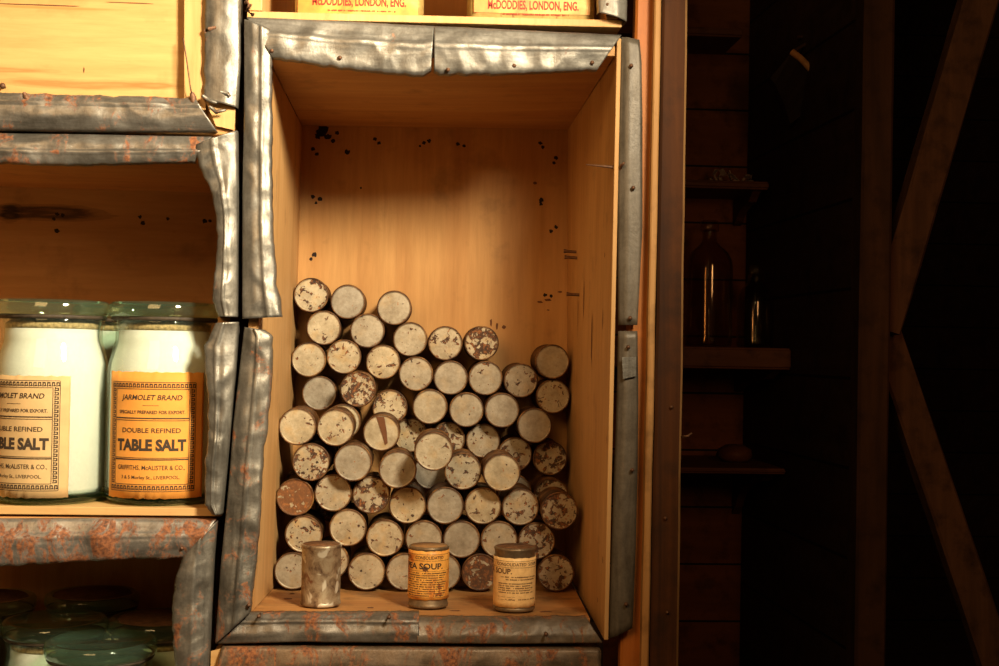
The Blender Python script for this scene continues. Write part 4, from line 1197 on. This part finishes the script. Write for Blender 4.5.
# ------------------------------------------------------------------ UPRIGHTS AT THE RIGHT
def upright(name, label, cat, tl, tr, bl, br, Y, dep, mat, amp=.0012, seed=0, extra=160, mat2=None):
    """vertical board from pixel corners, extended above and below the frame"""
    def ext(a, b, y): 
        t = (y - a[1]) / (b[1] - a[1]); return (a[0] + (b[0] - a[0]) * t, y)
    zb = 0.0
    n = 44
    vs, fs = [], []
    for i in range(n + 1):
        y = -420 + (1900 + 420) * i / n
        l, r_ = P(*ext(tl, bl, y), Y), P(*ext(tr, br, y), Y)
        if l.z < 0.002: l.z = 0.002
        if r_.z < 0.002: r_.z = 0.002
        k1 = amp * noise.noise(Vector((seed, i * .9, 1))); k2 = amp * noise.noise(Vector((seed, i * .9, 5)))
        c = min(.0025, (r_.x - l.x) * .2)
        pts = [(l.x + k1 + c, Y, l.z), (r_.x + k2 - c, Y, r_.z), (r_.x + k2, Y + c, r_.z), (r_.x + k2, Y + dep, r_.z), (l.x + k1, Y + dep, l.z), (l.x + k1, Y + c, l.z)]
        vs += pts
        if l.z <= 0.002: break
    n = len(vs) // 6 - 1
    mi = []
    mb = MB()
    for i in range(n):
        for j in range(6):
            k = (j + 1) % 6
            fs.append((i * 6 + j, i * 6 + k, i * 6 + 6 + k, i * 6 + 6 + j)); mi.append(1 if (mat2 and j in (1, 2)) else 0)
    fs += [tuple(range(6)), tuple(n * 6 + j for j in range(6))]; mi += [0, 0]
    mb.add(vs, fs); mb.mi = mi
    c0 = sum((Vector(v) for v in vs[-6:]), Vector()) / 6
    root = thing(name, label, cat, c0)
    mb.build('timber', [mat] + ([mat2] if mat2 else []), root)
    return root
ub = upright('upright_board', 'narrow orange-brown board running up beside the tall crate', 'board', (636, 0), (656, 0), (621, 640), (643, 640), 0.0165, .016, M_orange, .0006, 3)
ue = upright('upright_batten', 'thin pale batten between the orange board and the dark post', 'board', (655, 0), (661.6, 0), (642, 640), (649.4, 640), -0.002, .012, M_edge, .0012, 9)
up = upright('timber_post', 'dark rough timber post at the right end of the crates', 'post', (662.6, 0), (688, 0), (650.8, 640), (679, 640), -0.004, .034, M_post, .0010, 5, mat2=M_litedge)
for (px, py) in [(671, 407), (665, 518), (667, 612)]: nail(up, px, py, -.0045, .0018)
MB().tube([P(679, 436, .0), P(683, 437, -.004), P(688, 436, -.006), P(692, 433, -.006)], [.0015, .0015, .0013, .001], 8).build('nail', M_nail, up)

# ------------------------------------------------------------------ DARK ROOM BEHIND
def wall_shelf(label, pyt, th, Yf, xend, bracket, name='wall_shelf'):
    z = P(720, pyt, Yf).z
    root = thing(name, label, 'shelf', ((0.27 + xend) / 2, 1.6, z - th))
    b = MB().box((0.268, Yf + .004, z - th), (xend - .001, 1.608, z)); 
    b.box((0.268, Yf, z - th + .004), (xend, Yf + .004, z - .004))
    b.build('shelf_board', M_shelf, root, bevel=.002)
    if bracket:
        # bracket with a hollow curve, near the free end
        pts = [(Yf + .02, z - th), (1.605, z - th), (1.605, z - th - bracket)]
        for k in range(1, 8):
            a = k / 8 * PI / 2
            pts.append((1.605 - .02 - (1.585 - Yf - .03) * (1 - math.cos(a)), z - th - bracket + (bracket - .02) * math.sin(a)))
        n = len(pts); x0, x1 = xend - .03, xend - .012
        vs = [(x0, y, zz) for y, zz in pts] + [(x1, y, zz) for y, zz in pts]
        fs = [tuple(range(n)), tuple(range(2 * n - 1, n - 1, -1))] + [(k, (k + 1) % n, (k + 1) % n + n, k + n) for k in range(n)]
        MB().add(vs, fs).build('bracket', M_shelf, root)
    return root, z
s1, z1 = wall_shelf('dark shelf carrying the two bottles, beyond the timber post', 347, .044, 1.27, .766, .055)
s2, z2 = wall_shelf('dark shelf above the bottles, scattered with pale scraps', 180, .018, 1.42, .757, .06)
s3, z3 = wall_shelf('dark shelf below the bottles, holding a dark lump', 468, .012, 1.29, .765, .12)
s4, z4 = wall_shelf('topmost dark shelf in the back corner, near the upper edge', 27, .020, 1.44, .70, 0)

def bottle(px, Y, z, R, h, neck, label, mat):
    p = P(px, 330, Y); c = Vector((p.x, Y, z + .0006))
    root = thing('glass_bottle', label, 'bottle', c, 'bottles on the dark shelf')
    sh = h * .70
    prof = [(0, .002), (R - .008, 0), (R - .002, .003), (R, .010), (R, sh - .02), (R * .97, sh - .005), (R * .80, sh + .012), (R * .52, sh + .024), (neck * 1.1, sh + .034), (neck, sh + .045), (neck, h - .022)]
    inn = [(max(0, r - .003), hh + .003) for r, hh in reversed(prof)]
    inn[-1] = (0, .006)
    MB().lathe(prof + inn, c, 40).build('glass_body', mat, root)
    MB().lathe([(neck - .003, h - .024), (neck + .004, h - .023), (neck + .005, h - .012), (neck + .0035, h - .002), (neck, h), (neck - .003, h - .001)], c, 28, cap=False).build('lip', mat, root)
    return root, c
bt, bc = bottle(708, 1.40, z1, .050, .268, .015, 'tall brown glass bottle on the dark shelf, close to the post', M_bottle)
bt2, bc2 = bottle(755, 1.41, z1, .039, .158, .012, 'shorter clear glass bottle with stopper, right of the tall one', M_bottle2)
MB().lathe([(0, .148), (.008, .148), (.009, .158), (.013, .162), (.013, .172), (.009, .176), (0, .177)], bc2, 20).build('stopper', M_bottle2, bt2)
# pale scraps on the upper shelf
sc = MB()
rn2 = random.Random(5)
cs = P(738, 172, 1.50)
for k in range(26):
    o = Vector((cs.x + rn2.uniform(-.06, .03), 1.50 + rn2.uniform(-.04, .04), z2 + .004 + rn2.uniform(0, .022) * (1 if rn2.random() < .5 else 0)))
    a, b = Vector((rn2.uniform(-.02, .02), rn2.uniform(-.01, .01), rn2.uniform(-.004, .02))), Vector((rn2.uniform(-.008, .008), rn2.uniform(-.012, .012), rn2.uniform(-.003, .006)))
    o.z = max(o.z, z2 + .004)
    sc.add([o, o + a, o + a + b, o + b], [(0, 1, 2, 3)])
for v in sc.v: v.z = max(v.z, z2 + .0008)
tag(sc.build('paper_scraps', M_rag, None, origin=(cs.x, 1.50, z2), solid=.0008), 'pale crumpled scraps on the shelf above the bottles', 'scraps', kind='stuff')
# dark lump on the low shelf
lp = P(735, 455, 1.45)
l = MB().lathe([(0, 0), (.030, 0), (.040, .012), (.036, .026), (.020, .036), (0, .038)], (lp.x, 1.45, z3 + .0006), 20)
for v in l.v:
    k = noise.noise(v * 30); v.x += .006 * k; v.y += .006 * noise.noise(v * 25 + Vector((3, 1, 2)))
tag(l.build('cloth_lump', M_shelf, None, origin=(lp.x, 1.45, z3)), 'dark crumpled lump lying on the lowest shelf beyond the post', 'cloth')
# tilted open box on the side wall, its curved pale edge catching light
hb = thing('hanging_satchel', 'dark satchel with a pale curved edge hanging high on the side wall', 'bag', P(800, 120, 1.30) )
a, b = Vector((.735, 1.30, 0)), None
pts = [P(792, 52, 1.22), P(800, 58, 1.21), P(808, 66, 1.20), P(816, 76, 1.20), P(823, 86, 1.20), P(829, 95, 1.20)]
back = [P(770, 78, 1.26), P(775, 84, 1.26), P(780, 95, 1.26), P(785, 106, 1.26), P(788, 116, 1.26), P(790, 124, 1.26)]
vs = []
for p, q_ in zip(pts, back):
    vs += [p, q_, q_ + Vector((.01, .05, 0)), p + Vector((.01, .05, 0))]
fs = []
for i in range(5):
    for j in range(4):
        k = (j + 1) % 4
        fs.append((i * 4 + j, i * 4 + k, i * 4 + 4 + k, i * 4 + 4 + j))
fs += [(0, 1, 2, 3), (20, 21, 22, 23)]
MB().add(vs, fs).build('flap', M_leather, hb)
MB().tube(pts, .007, 8).build('curved_edge', M_edge, hb)
MB().tube([P(792, 52, 1.22), P(806, 44, 1.22), P(836, 36, 1.20), P(846, 36, 1.22), (.759, 1.24, P(846, 36, 1.22).z)], .004, 8).build('strap', M_hutside, hb)

# post and braces
pc0, pc1 = P(878, -120, 0.90), P(878, 760, 0.90)
pp = thing('corner_post', 'dark square post where the boarded side wall ends', 'post', (P(879, 500, .9).x, .9, 0.001))
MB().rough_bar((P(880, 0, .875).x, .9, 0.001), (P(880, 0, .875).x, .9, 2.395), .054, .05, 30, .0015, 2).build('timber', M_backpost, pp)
tag(MB().rough_bar(P(1108, -440, .965), P(881, 330, .965), .062, .04, 24, .002, 4, side=Vector((1, 0, 0))).build('brace', M_brace, None, origin=P(881, 330, .965)), 'diagonal timber brace rising to the upper right corner', 'brace')
tag(MB().rough_bar(P(874, 306, 1.012), P(1077, 905, 1.012), .058, .04, 24, .002, 6, side=Vector((1, 0, 0))).build('brace', M_brace, None, origin=P(1077, 905, 1.012)), 'diagonal timber brace slanting down to the lower right corner', 'brace')

# ------------------------------------------------------------------ LIGHT
sp = bpy.data.lights.new('lamp', 'SPOT')
sp.energy = 146; sp.color = (1.0, 0.83, 0.57)
sp.spot_size = math.radians(95); sp.spot_blend = 1.0; sp.shadow_soft_size = 0.10
so = bpy.data.objects.new('lamp', sp); COL.objects.link(so)
so.location = Vector((0.38, -0.80, CAM.z + 0.53))
tgt = Vector((-0.55, 0.0, CAM.z + 0.25))
so.rotation_euler = (tgt - so.location).to_track_quat('-Z', 'Y').to_euler()
fl = bpy.data.lights.new('warm_fill', 'AREA')
fl.energy = 14.0; fl.color = (1.0, 0.56, 0.22); fl.size = 0.8  # added fill without a known source, lifts crate interiors and right wall
fo = bpy.data.objects.new('warm_fill', fl); COL.objects.link(fo)
fo.location = (-0.65, -1.7, 1.80)
fo.rotation_euler = (Vector((0.05, 0.2, 0.9)) - fo.location).to_track_quat('-Z', 'Y').to_euler()
hl = bpy.data.lights.new('far_room_fill', 'AREA')
hl.energy = 0.42; hl.spread = 1.3; hl.color = (1.0, 0.41, 0.15); hl.shape = 'RECTANGLE'; hl.size = 0.15; hl.size_y = 0.5  # added fill without a known source, brightens the dark room behind
ho = bpy.data.objects.new('far_room_fill', hl); COL.objects.link(ho)
ho.location = (0.75, -0.55, CAM.z + 0.35)
ho.rotation_euler = (Vector((0.55, 1.6, 0.95)) - ho.location).to_track_quat('-Z', 'Y').to_euler()
wd = bpy.data.worlds.new('world'); scene.world = wd; wd.use_nodes = True
wd.node_tree.nodes['Background'].inputs[0].default_value = (0.010, 0.006, 0.003, 1)
wd.node_tree.nodes['Background'].inputs[1].default_value = 1.0

scene.view_settings.view_transform = 'Standard'
scene.view_settings.look = 'None'
scene.view_settings.exposure = 0.0
scene.view_settings.gamma = 1.0
scene.view_settings.use_curve_mapping = False
